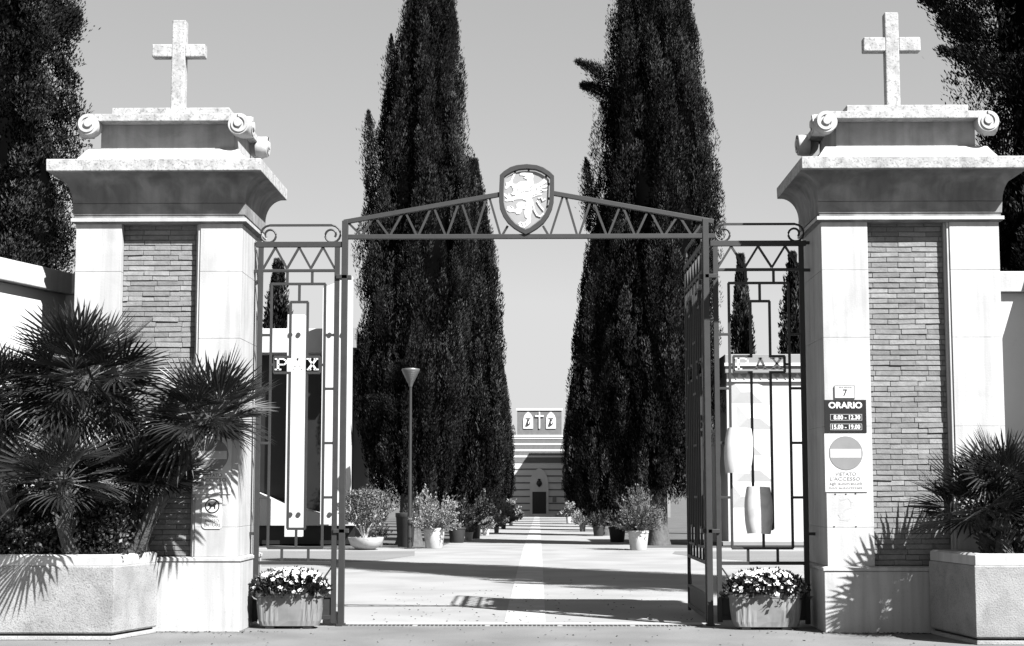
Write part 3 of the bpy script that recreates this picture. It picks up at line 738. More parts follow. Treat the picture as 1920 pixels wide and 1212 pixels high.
palm_at(1905, 965, -1.25, 1900, nleaf=26, rad=.45, pet=.24, label='dark fan palm at the back of the right planter, cut by the picture edge', trunk_r=.07, seed=28, low=-.2)
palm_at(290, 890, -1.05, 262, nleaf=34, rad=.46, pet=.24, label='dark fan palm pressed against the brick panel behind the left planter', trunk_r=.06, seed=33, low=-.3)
# ------------------------------------------------------------ leafy shrubs
def leaf_cloud(cent, dirs, ll, lw, rg, tone=None):
    """diamond leaves: arrays cent (n,3), dirs (n,3)"""
    n = len(cent); d = dirs/np.linalg.norm(dirs, axis=1, keepdims=True)
    r = rg.normal(size=(n,3)); s = np.cross(d, r); s /= np.linalg.norm(s, axis=1, keepdims=True)+1e-9
    L = ll*rg.uniform(.7, 1.3, (n,1)); Wd = lw*rg.uniform(.7, 1.3, (n,1))
    V = np.stack([cent, cent+d*L*.5+s*Wd*.5, cent+d*L, cent+d*L*.5-s*Wd*.5], 1).reshape(-1, 3)
    Fq = np.arange(4*n).reshape(n, 4); return V, Fq, rg.uniform(.6, 1.4, n)
def shrub(root, c, n_shoots, length, spread, per, ll, lw, m, seed=1, zmin=.1, ball=None, stems=True, name='foliage'):
    rg = np.random.default_rng(seed); C, D = [], []; st = MB()
    for i in range(n_shoots):
        az = rg.random()*6.283; el = math.asin(rg.uniform(zmin, 1)); 
        d = np.array([math.cos(az)*math.cos(el)*spread, math.sin(az)*math.cos(el)*spread, math.sin(el)])
        L = length*rg.uniform(.7, 1.1)
        e = np.array(c) + d*L
        bend = np.array([0,0,.12*L])
        tt = rg.uniform(.35, 1.0, per)
        p = np.array(c)[None] + (e-np.array(c))[None]*tt[:,None] + bend[None]*(tt**2)[:,None] + rg.normal(0, length*.018, (per, 3))
        dd = d[None]/np.linalg.norm(d) + rg.normal(0, .55, (per, 3)) + np.array([0,0,.3])
        C.append(p); D.append(dd)
        if stems: st.tube([tuple(c), tuple(np.array(c)+(e-np.array(c))*.5+bend*.25), tuple(e+bend)], [length*.012, length*.008, length*.003], 4)
    V, Fq, t = leaf_cloud(np.concatenate(C), np.concatenate(D), ll, lw, rg)
    npmesh(name, V, Fq, m, root, t)
    if stems: st.build('stems', M['bark'], root)
def pot_mb(c, r0, r1, h, n=28):
    return MB().lathe(c, [(r0*.96, 0), (r0, .01), (r1*.97, h*.86), (r1*1.03, h*.88), (r1*1.03, h), (r1*.9, h), (r1*.86, h*.9)], n)
def potted(px0, px1, pyt, pyb, Y, potm, label, shrubargs, kind='potted_shrub', taper=.8, group=None):
    a = P(px0, pyb, Y); c = P(px1, pyt, Y); cx = (a.x+c.x)/2; z0 = gz(Y); r1 = (c.x-a.x)/2/1.03; h = c.z-z0
    root = empty(kind, (cx, Y, z0), label, 'potted plant', group)
    pot_mb((cx, Y, z0), r1*taper, r1, h).build('pot', M[potm], root, smooth=True)
    if shrubargs: shrub(root, (cx, Y, z0+h*.9), **shrubargs)
    return root
def Ydepth(py): return 3000*1.6/(py-917) - 19
G = 'potted plants along the avenue'
# bowl with a miniature tree
bx = X(686, 23.6, 1020); r_ = empty('bowl_planter', (bx, 23.6, 0), 'wide white shallow bowl holding a rounded leafy little tree, left of the lamp post', 'potted plant', G)
MB().lathe((bx, 23.6, 0), [(.18, 0), (.24, .01), (.40, .12), (.465, .28), (.475, .33), (.44, .33), (.40, .27)], 32).build('pot', M['pot'], r_, smooth=True)
b = MB(); rg = np.random.default_rng(4); tips = []
for i in range(9):
    az = i*2.4; e = Vector((bx+.02+.5*math.cos(az), 23.6+.4*math.sin(az), 1.0+.25*math.sin(i*3)))
    m_ = Vector((bx-.05+.12*math.cos(az), 23.6+.1*math.sin(az), .5)); b.tube([(bx-.02, 23.6, .25), m_, e], [.035, .02, .006], 6); tips.append(e)
b.build('stems', M['pot'], r_)
ctr = rg.normal(size=(3600, 3)); ctr /= np.linalg.norm(ctr, axis=1, keepdims=True); ctr *= rg.uniform(.45, 1, (3600, 1))**.5
bump_ = 1 + .16*np.sin(ctr[:, :1]*7+1)*np.cos(ctr[:, 2:]*6); ctr = ctr*bump_*np.array([.74, .6, .52]) + np.array([bx-.02, 23.6, 1.12])
V, Fq, t = leaf_cloud(ctr, rg.normal(size=(3600, 3)) + np.array([0,0,.6]), .075, .035, rg); npmesh('foliage', V, Fq, M['leaf'], r_, t)
potted(793, 835, 990, 1027, Ydepth(1027), 'pot', 'white pot with a pale bushy shrub of upright shoots just right of the lamp post', dict(n_shoots=80, length=1.05, spread=.72, per=60, ll=.06, lw=.028, m=M['palleaf'], seed=31, zmin=-.05), group=G)
potted(1177, 1217, 995, 1031, Ydepth(1030), 'pot', 'white pot with a dense rounded shrub at the foot of the largest right cypress', dict(n_shoots=95, length=1.12, spread=.62, per=56, ll=.06, lw=.026, m=M['leaf'], seed=33, zmin=.05), group=G)
potted(741, 780, 962, 1018, 26.5, 'potdark', 'tall dark brown pot standing behind the lamp post', None, kind='plant_pot', taper=.78, group=G)
def gpot(px, w, ph, Y, potm, label, sh, kind='potted_shrub', scale=1):
    d = (Y+19)/3000; cx = X(px, Y, 950); z0 = gz(Y); r1 = w*d/2; h = ph*d
    root = empty(kind, (cx, Y, z0), label, 'potted plant', G)
    pot_mb((cx, Y, z0), r1*.8, r1, h).build('pot', M[potm], root, smooth=True)
    if sh: shrub(root, (cx, Y, z0+h*.9), **sh)
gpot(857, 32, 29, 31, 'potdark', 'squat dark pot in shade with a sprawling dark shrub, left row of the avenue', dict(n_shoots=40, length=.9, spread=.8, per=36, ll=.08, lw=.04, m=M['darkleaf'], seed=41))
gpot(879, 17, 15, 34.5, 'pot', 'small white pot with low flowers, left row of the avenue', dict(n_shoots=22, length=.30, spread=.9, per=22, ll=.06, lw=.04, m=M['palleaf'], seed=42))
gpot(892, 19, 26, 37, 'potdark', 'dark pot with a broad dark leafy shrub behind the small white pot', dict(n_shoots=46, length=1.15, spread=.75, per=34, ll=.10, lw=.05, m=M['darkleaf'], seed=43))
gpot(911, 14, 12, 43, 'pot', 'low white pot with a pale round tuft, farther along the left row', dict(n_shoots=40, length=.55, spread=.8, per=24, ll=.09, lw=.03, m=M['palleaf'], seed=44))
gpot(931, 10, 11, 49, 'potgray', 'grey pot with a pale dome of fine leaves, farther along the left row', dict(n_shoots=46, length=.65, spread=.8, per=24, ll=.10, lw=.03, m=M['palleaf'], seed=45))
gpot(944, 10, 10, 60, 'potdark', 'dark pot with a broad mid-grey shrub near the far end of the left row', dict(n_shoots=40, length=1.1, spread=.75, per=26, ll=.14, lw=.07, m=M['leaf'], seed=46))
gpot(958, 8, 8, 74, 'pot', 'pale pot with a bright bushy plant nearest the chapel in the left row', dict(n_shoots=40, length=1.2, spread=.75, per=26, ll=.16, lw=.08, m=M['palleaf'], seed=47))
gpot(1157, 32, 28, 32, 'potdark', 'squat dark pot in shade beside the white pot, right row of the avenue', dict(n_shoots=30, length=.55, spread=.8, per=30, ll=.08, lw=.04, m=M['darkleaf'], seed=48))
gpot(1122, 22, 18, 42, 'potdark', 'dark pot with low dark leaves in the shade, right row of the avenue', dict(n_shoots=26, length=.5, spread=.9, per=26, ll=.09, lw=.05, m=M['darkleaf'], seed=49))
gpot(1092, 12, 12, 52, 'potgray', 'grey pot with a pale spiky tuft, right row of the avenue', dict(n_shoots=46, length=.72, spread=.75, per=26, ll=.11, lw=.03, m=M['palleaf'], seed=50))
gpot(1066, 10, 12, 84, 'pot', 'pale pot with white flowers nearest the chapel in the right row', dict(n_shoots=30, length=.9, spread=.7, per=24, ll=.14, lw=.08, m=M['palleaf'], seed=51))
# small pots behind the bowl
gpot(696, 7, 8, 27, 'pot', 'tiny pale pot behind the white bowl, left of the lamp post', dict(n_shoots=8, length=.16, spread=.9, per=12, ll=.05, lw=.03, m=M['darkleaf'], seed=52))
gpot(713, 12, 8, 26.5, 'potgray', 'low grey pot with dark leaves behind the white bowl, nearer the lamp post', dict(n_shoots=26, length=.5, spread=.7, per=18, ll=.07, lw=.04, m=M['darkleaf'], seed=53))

# low undergrowth in the left planter
r_ = empty('ivy_shrub', (-4.95, -1.4, .82), 'dark small-leaved undergrowth filling the left planter beneath the palms', 'shrub')
rg = np.random.default_rng(77); n = 18000
cc_ = np.stack([rg.uniform(-5.9, -4.48, n), rg.uniform(-1.7, -1.0, n), np.zeros(n)], 1)
hh = .40 + .62*np.abs(np.sin(cc_[:,0]*3.1+1))*(cc_[:,1]+1.75)/.7 + .12*np.sin(cc_[:,1]*9)
hh[cc_[:,0] > -4.95] += .35  # dark leaves raised here to stand in for shade on the brick
cc_[:,2] = .81 + rg.uniform(0, 1, n)*np.clip(hh, .04, 1)
V, Fq, t = leaf_cloud(cc_, rg.normal(size=(n,3)) + np.array([0,-.2,.4]), .05, .03, rg); npmesh('foliage', V, Fq, M['darkleaf'], r_, t)

# ------------------------------------------------------------ flower troughs in front of the side gates
def trough(px0, px1, pyt, pyb, Y, m, label, seed):
    a = P(px0, pyb, Y); c = P(px1, pyt, Y); cx = (a.x+c.x)/2; w = (c.x-a.x)/2; z0 = 0; h = c.z
    cy = Y+.17; hd = .17
    root = empty('flower_trough', (cx, cy, 0), label, 'flower box', 'flower troughs in front of the side gates')
    b = MB(); N = 120
    def ring(k, z, rib):
        out = []
        for i in range(N):
            t = 2*math.pi*i/N; e = 5.0
            x = abs(math.cos(t))**(2/e)*math.copysign(1, math.cos(t)); y = abs(math.sin(t))**(2/e)*math.copysign(1, math.sin(t))
            px_ = x*w*k; rr = 1 - (rib if math.sin(px_/w*26*math.pi/2) > 0 else 0)
            out.append((cx+px_, cy + y*hd*k*rr, z))
        return out
    b.rings([ring(.78, .03, 0), ring(.86, .035, 0), ring(.91, .09, .05), ring(.95, h*.55, .06), ring(.97, h*.87, .06), ring(1.0, h*.88, 0), ring(1.02, h*.97, 0), ring(1.01, h, 0), ring(.9, h, 0), ring(.88, h-.05, 0)])
    b.build('trough', m, root)
    for sx in (-.55, .55): MB().box(cx+sx*w-.05, cx+sx*w+.05, cy-.11, cy+.11, 0, .034).build('foot', m, root, bevel=.006)
    rg = np.random.default_rng(seed); n = 1900
    th = rg.random(n)*6.283; rr = np.sqrt(rg.random(n)); x = cx + np.cos(th)*rr*w*1.12; y = cy + np.sin(th)*rr*hd*1.35
    zt_ = h + .02 + .22*np.sqrt(np.clip(1-rr**2.4, 0, 1))
    z = zt_*rg.uniform(.72, 1, n) ; z = np.maximum(z, h-.05-.08*(rr > .85))
    V, Fq, t = leaf_cloud(np.stack([x,y,z],1), np.stack([np.cos(th)*rr, np.sin(th)*rr, .3+rg.random(n)],1)+rg.normal(0,.4,(n,3)), .07, .04, rg); npmesh('foliage', V, Fq, M['darkleaf'], root, t)
    b = MB(); nf = 0
    for i in range(250):
        t1 = rg.random()*6.283; r1 = math.sqrt(rg.random()); 
        if math.sin(t1) > .55 and r1 > .5: continue
        X0 = cx + math.cos(t1)*r1*w*1.13; Y0 = cy + math.sin(t1)*r1*hd*1.4; Z0 = h + .03 + .23*math.sqrt(max(0, 1-r1**2.4)) - (.05*rg.random() if r1 > .8 else 0)
        nn = Vector((math.cos(t1)*r1*.8+rg.normal(0,.25), -.5+math.sin(t1)*r1*.5+rg.normal(0,.2), .8)).normalized()
        u = nn.orthogonal().normalized(); v = nn.cross(u); rad = rg.uniform(.021, .036); k = 10
        ring_ = [Vector((X0,Y0,Z0)) + (u*math.cos(2*math.pi*j/k) + v*math.sin(2*math.pi*j/k))*rad*(1 if j % 2 == 0 else .72) + nn*rad*(.25 if j % 2 else .38) for j in range(k)]
        if Y0 < cy and nf < 95: MB().add([Vector((X0,Y0,Z0))] + ring_, [(0, 1+j, 1+(j+1)%k) for j in range(k)]).build('flower', M['petal'], root); nf += 1; continue
        b.add([Vector((X0,Y0,Z0))] + ring_, [(0, 1+j, 1+(j+1)%k) for j in range(k)])
    tag(b.build('flowers', M['petal'], root), kind='stuff')
trough(475, 604, 1112, 1172, -.45, M['trough'], 'ribbed trough of white flowers in front of the sunlit left side gate', 61)
trough(1370, 1508, 1114, 1178, -.50, M['troughw'], 'worn ribbed trough of white flowers in front of the shaded right side gate', 62)

# ------------------------------------------------------------ lamp post
Yl = 24.4; lx = X(768, Yl, 1020); lz = Z(722, Yl); d = (Yl+19)/3000
r_ = empty('lamp_post', (lx, Yl, 0), 'slim dark lamp post with an inverted cone lantern in front of the left cypress', 'lamp post')
b = MB(); b.lathe((lx, Yl, 0), [(.066, 0), (.062, .8), (.045, 2.4), (.036, lz)], 14); b.build('pole', M['iron'], r_, smooth=True)
b = MB(); b.lathe((lx, Yl, 0), [(.15, .005), (.15, .02), (.06, .03)], 14); b.build('base_plate', M['iron'], r_)
b = MB(); b.lathe((lx, Yl, lz-.05), [(.045, 0), (.075, .10), (.10, .14), (.235, .42), (.25, .47), (.24, .49), (.02, .52)], 28); b.build('lantern', M['metal'], r_, smooth=True)
for k in range(5): MB().lathe((lx, Yl, lz+.12+k*.055), [(.108+k*.027, 0), (.121+k*.027, .012), (.116+k*.027, .02)], 28).build('louvre', M['metal'], r_, smooth=True)

# ------------------------------------------------------------ cypresses
def cypress_arrays(H, Rf, z0, seed, nplume, per, tl, tw, pl=(1.1, 2.2), pr=.24, lean=.10, messy=.16):
    rg = np.random.default_rng(seed)
    zz = z0 + (H-z0)*rg.random(nplume)**.95; th = rg.random(nplume)*6.283
    rad = np.array([Rf(z) for z in zz])*rg.uniform(.84, 1.0, nplume)*(1.03-.30*np.abs(np.sin(th*4.5+.35*zz+1.2*np.sin(zz*.5+th)))**3-.16*np.abs(np.sin(th*9-.5*zz))**2)*(1+.05*np.sin(th*2+zz*.8))
    L = rg.uniform(*pl, nplume)*(.7+.3*np.minimum(1, (H-zz)/3)); pr_ = pr*rg.uniform(.7, 1.3, nplume)*np.clip((H-zz)/3, .35, 1)
    C, D, T = [], [], []
    n = nplume*per; idx = np.repeat(np.arange(nplume), per)
    t = rg.random(n); prof = np.sin(np.pi*np.clip(t*.86+.10, 0, 1))**.8
    a = rg.random(n)*6.283; q = prof*pr_[idx]*np.sqrt(rg.uniform(.35, 1, n))
    r = rad[idx]*(1-.10*t) + lean*L[idx]*t*.6 + q*np.cos(a)*.8
    tang = q*np.sin(a)
    cx = r*np.cos(th[idx]) - tang*np.sin(th[idx]); cy = r*np.sin(th[idx]) + tang*np.cos(th[idx]); cz = zz[idx] + L[idx]*(t-.35)
    cz = np.minimum(cz, H+.25*rg.random(n)); 
    C = np.stack([cx, cy, cz], 1)
    out = np.stack([np.cos(th[idx]), np.sin(th[idx]), np.zeros(n)], 1); side = np.stack([-np.sin(th[idx]), np.cos(th[idx]), np.zeros(n)], 1)
    D = out*(.35*np.cos(a)+.18)[:,None] + side*(.45*np.sin(a))[:,None] + np.array([0,0,1.0]) + rg.normal(0, messy, (n,3))
    V, Fq, tt = leaf_cloud(C, D, tl, tw, rg)
    pt = rg.uniform(.2, 1.0, nplume)**2.6*3.0 + .12; tt = tt**2*pt[idx]*(.5+.9*t)  # wide tone spread per plume paints lit tufts and dark gaps
    # uneven core, coloured near black as the shaded inside of the crown
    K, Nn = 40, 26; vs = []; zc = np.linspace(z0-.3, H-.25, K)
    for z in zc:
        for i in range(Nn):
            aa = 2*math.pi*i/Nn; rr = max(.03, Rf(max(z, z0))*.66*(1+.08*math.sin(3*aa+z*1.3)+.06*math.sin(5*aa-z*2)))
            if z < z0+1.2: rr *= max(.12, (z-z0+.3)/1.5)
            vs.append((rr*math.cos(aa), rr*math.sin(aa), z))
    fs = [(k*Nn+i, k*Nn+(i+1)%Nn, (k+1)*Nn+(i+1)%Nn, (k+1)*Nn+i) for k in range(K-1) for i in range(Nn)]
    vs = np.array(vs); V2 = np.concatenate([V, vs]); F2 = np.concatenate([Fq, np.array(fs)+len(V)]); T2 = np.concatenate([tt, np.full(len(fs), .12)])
    return V2, F2, T2
def prof_col(H, R0, z0, shoulder=.16, top=.62):
    def f(z):
        t = (z-z0)/(H-z0); t = min(max(t, 0), 1)
        lo = min(1, .55 + .45*(t/shoulder)) if t < shoulder else 1
        hi = 1 if t < top*.6 else max(.0, 1-((t-top*.6)/(1-top*.6))**1.75)
        return R0*lo*(hi*.94+.06*(1-t))
    return f
def cypress(loc, H, R0, z0, seed, label, nplume=420, per=200, tl=.11, tw=.035, trunk=.22, group='cypresses lining the avenue', wisps=(), pr=.24, pl=(1.1, 2.2), top=.62, rf=None, shoulder=.16, name='cypress_tree', lean=0, messy=.16):
    root = empty(name, loc, label, 'tree', group)
    rf = rf or prof_col(H, R0, z0, shoulder, top)
    V, Fq, T = cypress_arrays(H, rf, z0, seed, nplume, per, tl, tw, pr=pr, pl=pl, messy=messy)
    rg = np.random.default_rng(seed+500)
    for (a, z, ln, up_) in wisps:       # branches that stick out of the outline
        n = 2600; t = rg.random(n); r = rf(z)*.8 + ln*t; q = (.15*(1-t)+.03)[:,None]*rg.normal(size=(n,3))
        th = a + .15*np.sin(3*t)
        zz_ = z + up_*t**1.4*ln
        if up_ > 1:          # a separate upright plume standing clear of the crown
            r = np.full(n, rf(z)*.93 + ln*.25) + .1*t; zz_ = z + ln - (up_+1.0)*(1-t); q = (.17*np.sin(np.pi*np.clip(t*.9+.08, 0, 1)))[:, None]*rg.normal(size=(n, 3))*.75
        C = np.stack([r*np.cos(th), r*np.sin(th), zz_], 1) + q
        d = np.stack([np.cos(th), np.sin(th), np.full(n, .6+up_)], 1) + rg.normal(0, .4, (n,3))
        v, f, tt = leaf_cloud(C, d, tl, tw, rg); Fq = np.concatenate([Fq, f+len(V)]); V = np.concatenate([V, v]); T = np.concatenate([T, tt])
    V[:, 0] += lean*(V[:, 2]/H)**2
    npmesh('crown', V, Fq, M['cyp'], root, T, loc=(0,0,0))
    b = MB(); l = Vector(loc)
    n = 16; rs = []
    for z, k in ((-.15, 1.6), (.15, 1.25), (.6, 1.0), (1.6, .92), (z0+1.5, .8)):
        rs.append([(l.x + trunk*k*(1+.12*math.sin(3*t_+z))*math.cos(t_), l.y + trunk*k*(1+.12*math.sin(3*t_+z))*math.sin(t_), l.z+z) for t_ in [2*math.pi*i/n for i in range(n)]])
    b.rings(rs); b.build('trunk', M['bark'], root, smooth=True)
    return root
PI = math.pi
LX_, RX_ = -3.65, 3.50
c1 = cypress((X(768, 28, 800), 28, gz(28)), 18.6, 1.86, 1.2, 101, 'nearest and largest cypress on the left of the avenue, behind the lamp post', nplume=3400, per=110, lean=.75, pr=.15, pl=(.6, 1.3), tl=.10, tw=.022, wisps=((PI*1.1, 12.0, .75, 1.3), (PI, 14.8, .4, 1.9), (-.3*PI, 15.2, .7, 1.8), (-.55*PI, 4.9, .6, .4), (-.65*PI, 4.0, .8, .2), (PI, 17, .5, 2)), trunk=.30, top=.66)
c2 = cypress((X(1232, 28.5, 800), 28.5, gz(28.5)), 20.5, 2.16, 1.5, 102, 'largest cypress right of the avenue, its bare trunk showing behind the white pot', nplume=3900, per=110, pr=.15, pl=(.6, 1.3), tl=.10, tw=.022, wisps=((PI, 14.0, 1.0, .5), (PI*.95, 13.6, .8, .3), (PI, 11.2, .3, 1.2), (PI*1.0, 5.3, .6, .3)), trunk=.27, top=.7)
c3 = cypress((X(890, 42, 800)-.05, 42, gz(42)), 14.2, 1.30, .9, 103, 'second cypress of the left row, with a slightly rounded top behind the largest one', nplume=1500, per=80, pr=.15, pl=(.6, 1.4), tl=.13, tw=.032)
c4 = cypress((X(1136, 43, 800), 43, gz(43)), 12.6, 1.55, .8, 104, 'second cypress of the right row, shorter and half hidden by the largest one', nplume=1500, per=80, pr=.15, pl=(.6, 1.4), tl=.13, tw=.032)
ords = ['third', 'fourth', 'fifth', 'sixth', 'seventh', 'eighth', 'ninth', 'tenth']
for i, (Y, h) in enumerate(((53, .96), (64, 1.02), (76, .95), (88, 1.06), (100, 1.0), (112, .98), (124, 1.04), (134, .85))):
    rr = random.Random(i)
    copy_tree(c3, (LX_-.05+rr.uniform(-.12,.12), Y, gz(Y)), ords[i] + ' cypress of the left avenue row, counted from the gate', (1.15, 1.15, h), rz=i*1.9, group='cypresses lining the avenue')
for i, (Y, h) in enumerate(((55, 1.05), (67, 1.1), (79, 1.05), (91, 1.12), (104, 1.05), (118, 1.0))):
    rr = random.Random(i+40)
    copy_tree(c4, (RX_+.05+rr.uniform(-.12,.12), Y, gz(Y)), ords[i] + ' cypress of the right avenue row, counted from the gate', (1.08, 1.08, h), rz=i*2.3+1, group='cypresses lining the avenue')
# second left plume group close to the first tree (the photo shows two tops side by side)
# conifers close behind the boundary walls
def rf_left(z):
    t = min(1, max(0, (z-1)/16)); return 2.2*(1-.62*t**2.2)*(.8+.2*min(1, t*6))
cypress((-9.25, 6.0, 0), 17, 2.3, 1.0, 111, 'broad dark cypress rising behind the left boundary wall', nplume=6000, per=90, tl=.065, tw=.022, pr=.20, pl=(.22, .5), messy=.5, rf=rf_left, trunk=.3, group='large conifers behind the boundary walls', wisps=((0, 9.9, .45, .6), (-.1, 9.0, .3, .6)))
def rf_right(z):
    t = min(1, max(0, (z-1)/20)); return 2.75*(1-.75*t**2.2)*(.9+.1*min(1, t*6))*(1+.06*math.sin(z*1.7))
cypress((8.35, 3.2, 0), 21, 2.2, 1.0, 112, 'ragged near-black cypress rising behind the right pillar at the picture edge', nplume=5200, per=90, tl=.07, tw=.02, pr=.19, pl=(.3, .7), messy=.4, rf=rf_right, trunk=.3, group='large conifers behind the boundary walls',
        wisps=((PI*1.08, 7.1, .95, .45), (PI, 7.9, .5, .5), (PI*1.05, 8.4, .9, .75), (PI*.95, 8.1, .7, .8), (PI, 9.0, .9, .6)))
# cypresses seen through the side gates
g_ = 'slender cypresses behind the cemetery buildings'
s1 = cypress((X(520, 48, 700), 48, 0), 10.9, .88, .6, 121, 'slim cypress seen through the left side gate above the white building', nplume=220, per=90, tl=.2, tw=.07, group=g_, top=.3)
copy_tree(s1, (X(1392, 46, 700), 46, 0), 'slim cypress above the white wall, left of the two seen through the right side gate', (.75, .75, .99), 1.0, g_)
copy_tree(s1, (X(1489, 44, 700), 44, 0), 'slim cypress above the white wall next to the right pillar, through the right side gate', (.80, .80, .97), 2.0, g_)

# ------------------------------------------------------------ white building seen through the left side gate
Yb = 27.6
def bb_(px0, px1, py0, py1, Y): a = P(px0, py1, Y); c = P(px1, py0, Y); return a.x, c.x, a.z, c.z
bl = empty('white_building', (X(560, Yb), Yb, 0), 'white modern building with a big dark opening, seen through the left side gate', 'building')
x0, x1, z0, z1 = bb_(420, 664, 616, 662, Yb); b = MB(); b.box(x0, x1, Yb, Yb+7, z0, z1); b.build('parapet', M['plaster'], bl, bevel=.02)
x0, x1, z0, z1 = bb_(420, 664, 663, 1012, Yb+.8); b = MB(); b.box(x0, x1, Yb+.8, Yb+6.8, 0, z1); b.build('glazing', M['dark'], bl)
b = MB(); a = P(470, 986, Yb-.1); pts_ = [P(470, 920, Yb-.1), P(540, 948, Yb-.1), P(664, 978, Yb-.1)]
b.poly([(p.x, p.z) for p in pts_] + [(P(664, 986, Yb-.1).x, a.z), (a.x, a.z)], Yb-.1, Yb+.7); b.build('low_wall', M['plaster'], bl, bevel=.01)
x0, x1, z0, z1 = bb_(440, 664, 987, 1013, Yb+.2); b = MB(); b.box(x0, x1, Yb+.2, Yb+.75, 0, z1); b.build('base', M['dark'], bl)
x0, x1, z0, z1 = bb_(650, 668, 615, 652, Yb-.6); b = MB(); b.box(x0, x1, Yb-.6, Yb-.01, z0, z1); b.build('end_block', M['plaster_gray'], bl)
def fin(px0, px1, py0, py1, Y, label, sl=0):
    a = P(px0, py1, Y); c = P(px1, py0, Y)
    root = empty('concrete_fin', ((a.x+c.x)/2, Y+.2, max(a.z, 0)), label, 'fin', 'tall white fins in front of the white building')
    b = MB(); b.poly([(a.x, a.z), (c.x, a.z), (c.x, c.z+sl), (a.x, c.z)], Y, Y+.35); b.build('slab', M['plaster'], root, bevel=.01)
    for py in (628, 965):
        for f_ in (.3, .7):
            b = MB(); p = P(px0+(px1-px0)*f_, py, Y); b.rings([[(p.x+.065*math.cos(2*PI*i/12), y, p.z+.065*math.sin(2*PI*i/12)) for i in range(12)] for y in (Y-.03, Y+.02)]); b.build('bolt', M['potdark'], root)
fin(533, 571, 590, 1007, 26.0, 'narrow tall white fin with round bolts, framed by the bars of the left side gate')
fin(600, 660, 540, 984, 26.4, 'taller wide white fin with a sloping top beside the nearest left cypress', .35)

# ------------------------------------------------------------ white burial block seen through the right side gate
Yr = 27.5
wb = empty('burial_wall', (X(1440, Yr), Yr, 0), 'white burial building with a triangle frieze and faceted stones, seen through the right side gate', 'building')
x0, x1, z0, z1 = bb_(1366, 1640, 716, 1012, Yr); b = MB(); b.box(x0, x1, Yr, Yr+5, 0, z1-.001); b.build('wall', M['plaster'], wb, bevel=.01)
x0, x1, z0, z1 = bb_(1366, 1640, 700, 716, Yr-.08); b = MB(); b.box(x0-.05, x1, Yr-.08, Yr+5.02, z0, z1-.001); b.build('frieze', M['plaster'], wb)
b = MB()
for i in range(12):
    px = 1372 + i*15.5; p0, p1, p2 = P(px, 702, Yr-.09), P(px+13, 702, Yr-.09), P(px+9, 712, Yr-.09)
    b.poly([(p0.x, p0.z), (p1.x, p1.z), (p2.x, p2.z)], Yr-.10, Yr-.075)
b.build('triangles', M['plaster_gray'], wb)
x0, x1, z0, z1 = bb_(1366, 1640, 664, 700, Yr-.2); b = MB(); b.box(x0-.1, x1, Yr-.2, Yr+5.1, z0, z1); b.build('attic', M['plaster_gray'], wb, bevel=.02)
b = MB(); z_ = Z(687, Yr-.25); b.box(x0-.12, x1, Yr-.26, Yr-.19, z_, z_+.09); b.build('white_string', M['plaster'], wb)
b = MB()
for k in range(5):        # faceted (pyramid) stones
    pa = P(1372 + (k % 2)*10, 952 - k*49, Yr-.001); w_, h_ = (1.05 if k % 2 else .90), .70
    ax, az = pa.x, pa.z
    b.add([(ax, Yr-.002, az), (ax+w_, Yr-.002, az), (ax+w_, Yr-.002, az+h_), (ax, Yr-.002, az+h_), (ax+w_*.3, Yr-.09, az+h_*.45), (ax+w_*.62, Yr-.09, az+h_*.45)],
          [(0,1,5,4), (1,2,5), (2,3,4,5), (3,0,4)])
b.build('faceted_stones', M['plaster'], wb)
b = MB(); x0, x1, z0, z1 = bb_(1355, 1640, 1008, 1022, Yr-.4); b.box(x0, x1, Yr-.5, Yr-.01, 0, .10); b.build('kerb', M['plaster_gray'], wb)

# ------------------------------------------------------------ chapel at the end of the avenue
Yc = 145.0; zc0 = gz(Yc)
ch = empty('chapel', (X(1011, Yc), Yc, zc0), 'striped brick and stone chapel with a bell gable ending the avenue', 'chapel')
xc = X(1011, Yc, 900)
def cz_(py): return Z(py, Yc)
zm = cz_(866); zs_ = cz_(820)
def stripe_block(xa, xb, z0, z1, n, y, m1, m2, fr_, name):
    b = MB(); b.box(xa, xb, y, y+9, z0, z1); b.build('wall', m1, ch)
    s = MB(); st = (z1-z0)/n
    for i in range(n): s.box(xa-.02, xb+.02, y-.04, y+9.04, z0+st*(i+1)-st*fr_, z0+st*(i+1)-.001)
    s.build(name, m2, ch)
stripe_block(xc-5.2, xc+5.2, zm, zs_, 4, Yc, M['chbrick'], M['chstone'], .30, 'stone_bands')
stripe_block(xc-5.2, xc+5.2, zc0, zm-.002, 8, Yc, M['chstone'], M['chbrick'], .18, 'brick_bands')
b = MB(); b.box(xc-5.35, xc+5.35, Yc-.1, Yc+9.1, zs_, zs_+.22); b.build('cornice', M['chstone'], ch)
b = MB(); b.box(xc-2.25, xc+2.3, Yc+.1, Yc+1.2, zs_+.2, cz_(770)); b.build('bell_gable', M['chbrick'], ch)
b = MB(); b.box(xc-2.35, xc+2.4, Yc, Yc+1.3, cz_(770), cz_(766)); b.build('gable_coping', M['chstone'], ch)
def lancet(cx_, w, z0, z1, y, d_):
    zs2 = z1 - 1.732*w; ts = [PI/3*i/6 for i in range(7)]
    pts_ = [(cx_-w, z0), (cx_+w, z0)] + [(cx_-w+2*w*math.cos(t), zs2+2*w*math.sin(t)) for t in ts] + [(cx_+w-2*w*math.cos(t), zs2+2*w*math.sin(t)) for t in reversed(ts[:-1])]
    return pts_
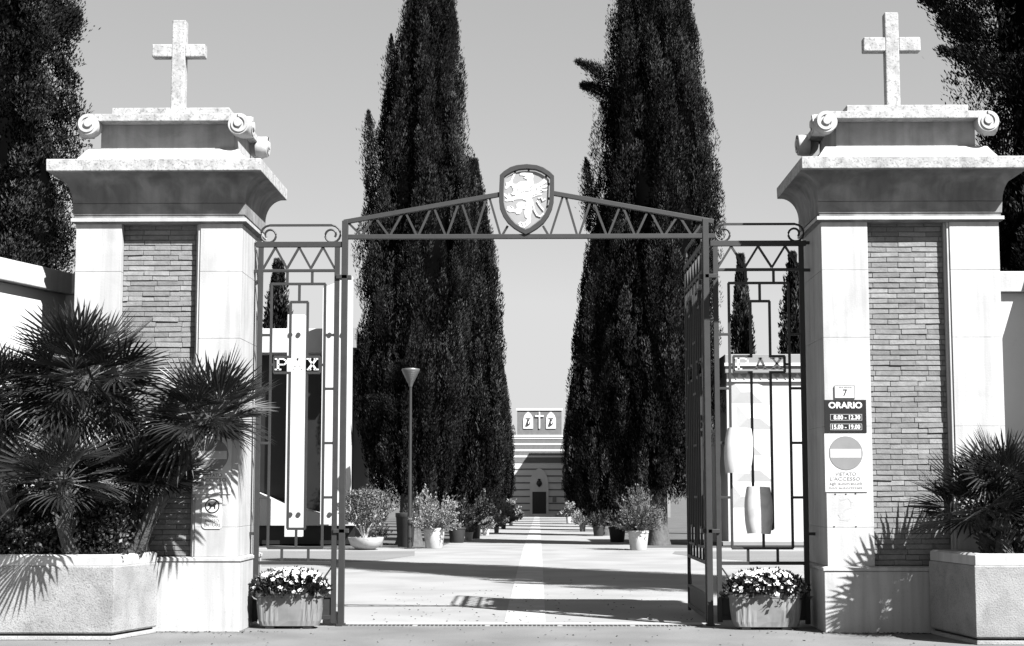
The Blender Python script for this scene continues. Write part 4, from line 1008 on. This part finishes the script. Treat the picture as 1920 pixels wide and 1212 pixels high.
for px in (990.3, 1033):
    cx_ = X(px, Yc, 790); b = MB(); b.poly(lancet(cx_, .50, cz_(804), cz_(772.5), 0, 0), Yc+.02, Yc+.099); w = b.build('belfry_window', M['chstone'], ch)
    b = MB(); b.lathe((cx_, Yc-.0, cz_(795)), [(.22, 0), (.20, .05), (.12, .25), (.10, .40), (.04, .48)], 12); b.bar((cx_-.25, Yc-.0, cz_(785)), (cx_+.25, Yc-.0, cz_(785)), .06, .06); b.build('bell', M['black'], w)
b = MB(); ccx = X(1011.5, Yc, 790); b.box(ccx-.07, ccx+.07, Yc-.02, Yc+.099, cz_(804), cz_(773)); b.box(ccx-.43, ccx-.071, Yc-.018, Yc+.099, cz_(782), cz_(779)); b.box(ccx+.071, ccx+.43, Yc-.018, Yc+.099, cz_(782), cz_(779)); b.build('wall_cross', M['chstone'], ch)
# portal
b = MB(); b.poly([(xc-.95, zc0), (xc+.95, zc0), (xc+.95, zc0+3.1)] + [(xc+.95*math.cos(t), zc0+3.1+1.75*math.sin(t)) for t in [PI/2*i/8 for i in range(1, 8)]] + [(xc, zc0+4.9)] + [(xc-.95*math.cos(t), zc0+3.1+1.75*math.sin(t)) for t in [PI/2*i/8 for i in range(7, 0, -1)]] + [(xc-.95, zc0+3.1)], Yc-.16, Yc-.05); po = b.build('portal', M['chstone'], ch)
b = MB(); b.box(xc-.70, xc+.70, Yc-.20, Yc-.165, zc0+.25, zc0+2.5); b.build('door', M['dark'], po)
b = MB(); b.lathe((xc, Yc-.2, zc0+3.0), [(.08, 0), (.26, .2), (.30, .38), (.2, .6), (.10, .66), (.16, .78), (.02, .8)], 12); b.build('hanging_lamp', M['black'], po)
b = MB()
for k in range(3): b.box(xc-1.6+.0*k, xc+1.6, Yc-1.5+k*.4, Yc-.05, zc0-.02+.09*k, zc0+.09*(k+1))
b.build('step', M['chstone'], ch)
b = MB(); b.box(xc+1.35, xc+1.75, Yc-.09, Yc-.045, zc0+1.45, zc0+2.0); b.build('plaque', M['plaster_gray'], ch)
# added block, unseen behind the right cypresses, shading the lower chapel front
ob = empty('unseen_shade_block', (8.2, 137, gz(137)), 'unseen plain block added behind the right cypresses to shade the lower chapel front', 'building')
b = MB(); b.box(3.9, 12.5, 134, 140, gz(137), 12.1); b.build('wall', M['plaster_gray'], ob)
b = MB(); b.box(3.8, 12.6, 133.9, 140.1, 12.1, 12.35); b.build('roof', M['plaster'], ob)

# ------------------------------------------------------------ litter blown against the pillars and kerb
rg = np.random.default_rng(900); n = 700
kx = np.concatenate([rg.normal(-3.9, .5, 160), rg.normal(4.0, .5, 160), rg.uniform(-6, 6, 160), rg.uniform(-2.2, 2.0, 220)])
ky = np.concatenate([rg.normal(-.93, .06, 160), rg.normal(-.95, .07, 160), rg.uniform(-2.4, -.2, 160), np.abs(rg.normal(0, 4, 220))+.3])
ok = (np.abs(kx) < 3.35) | (ky < -.9); kx, ky = kx[ok], ky[ok]; n = len(kx)
V, Fq, t = leaf_cloud(np.stack([kx, ky, np.full(n, .011)], 1), np.concatenate([rg.normal(size=(n, 2)), np.full((n, 1), .05)], 1), .035, .018, rg)
V[:, 2] = np.maximum(V[:, 2], .007)
o = npmesh('fallen_leaves', V, Fq, M['bark'], None, t, loc=(0,0,0)); tag(o, kind='stuff', label='small dry leaves scattered over the paving and kerb', cat='leaves')
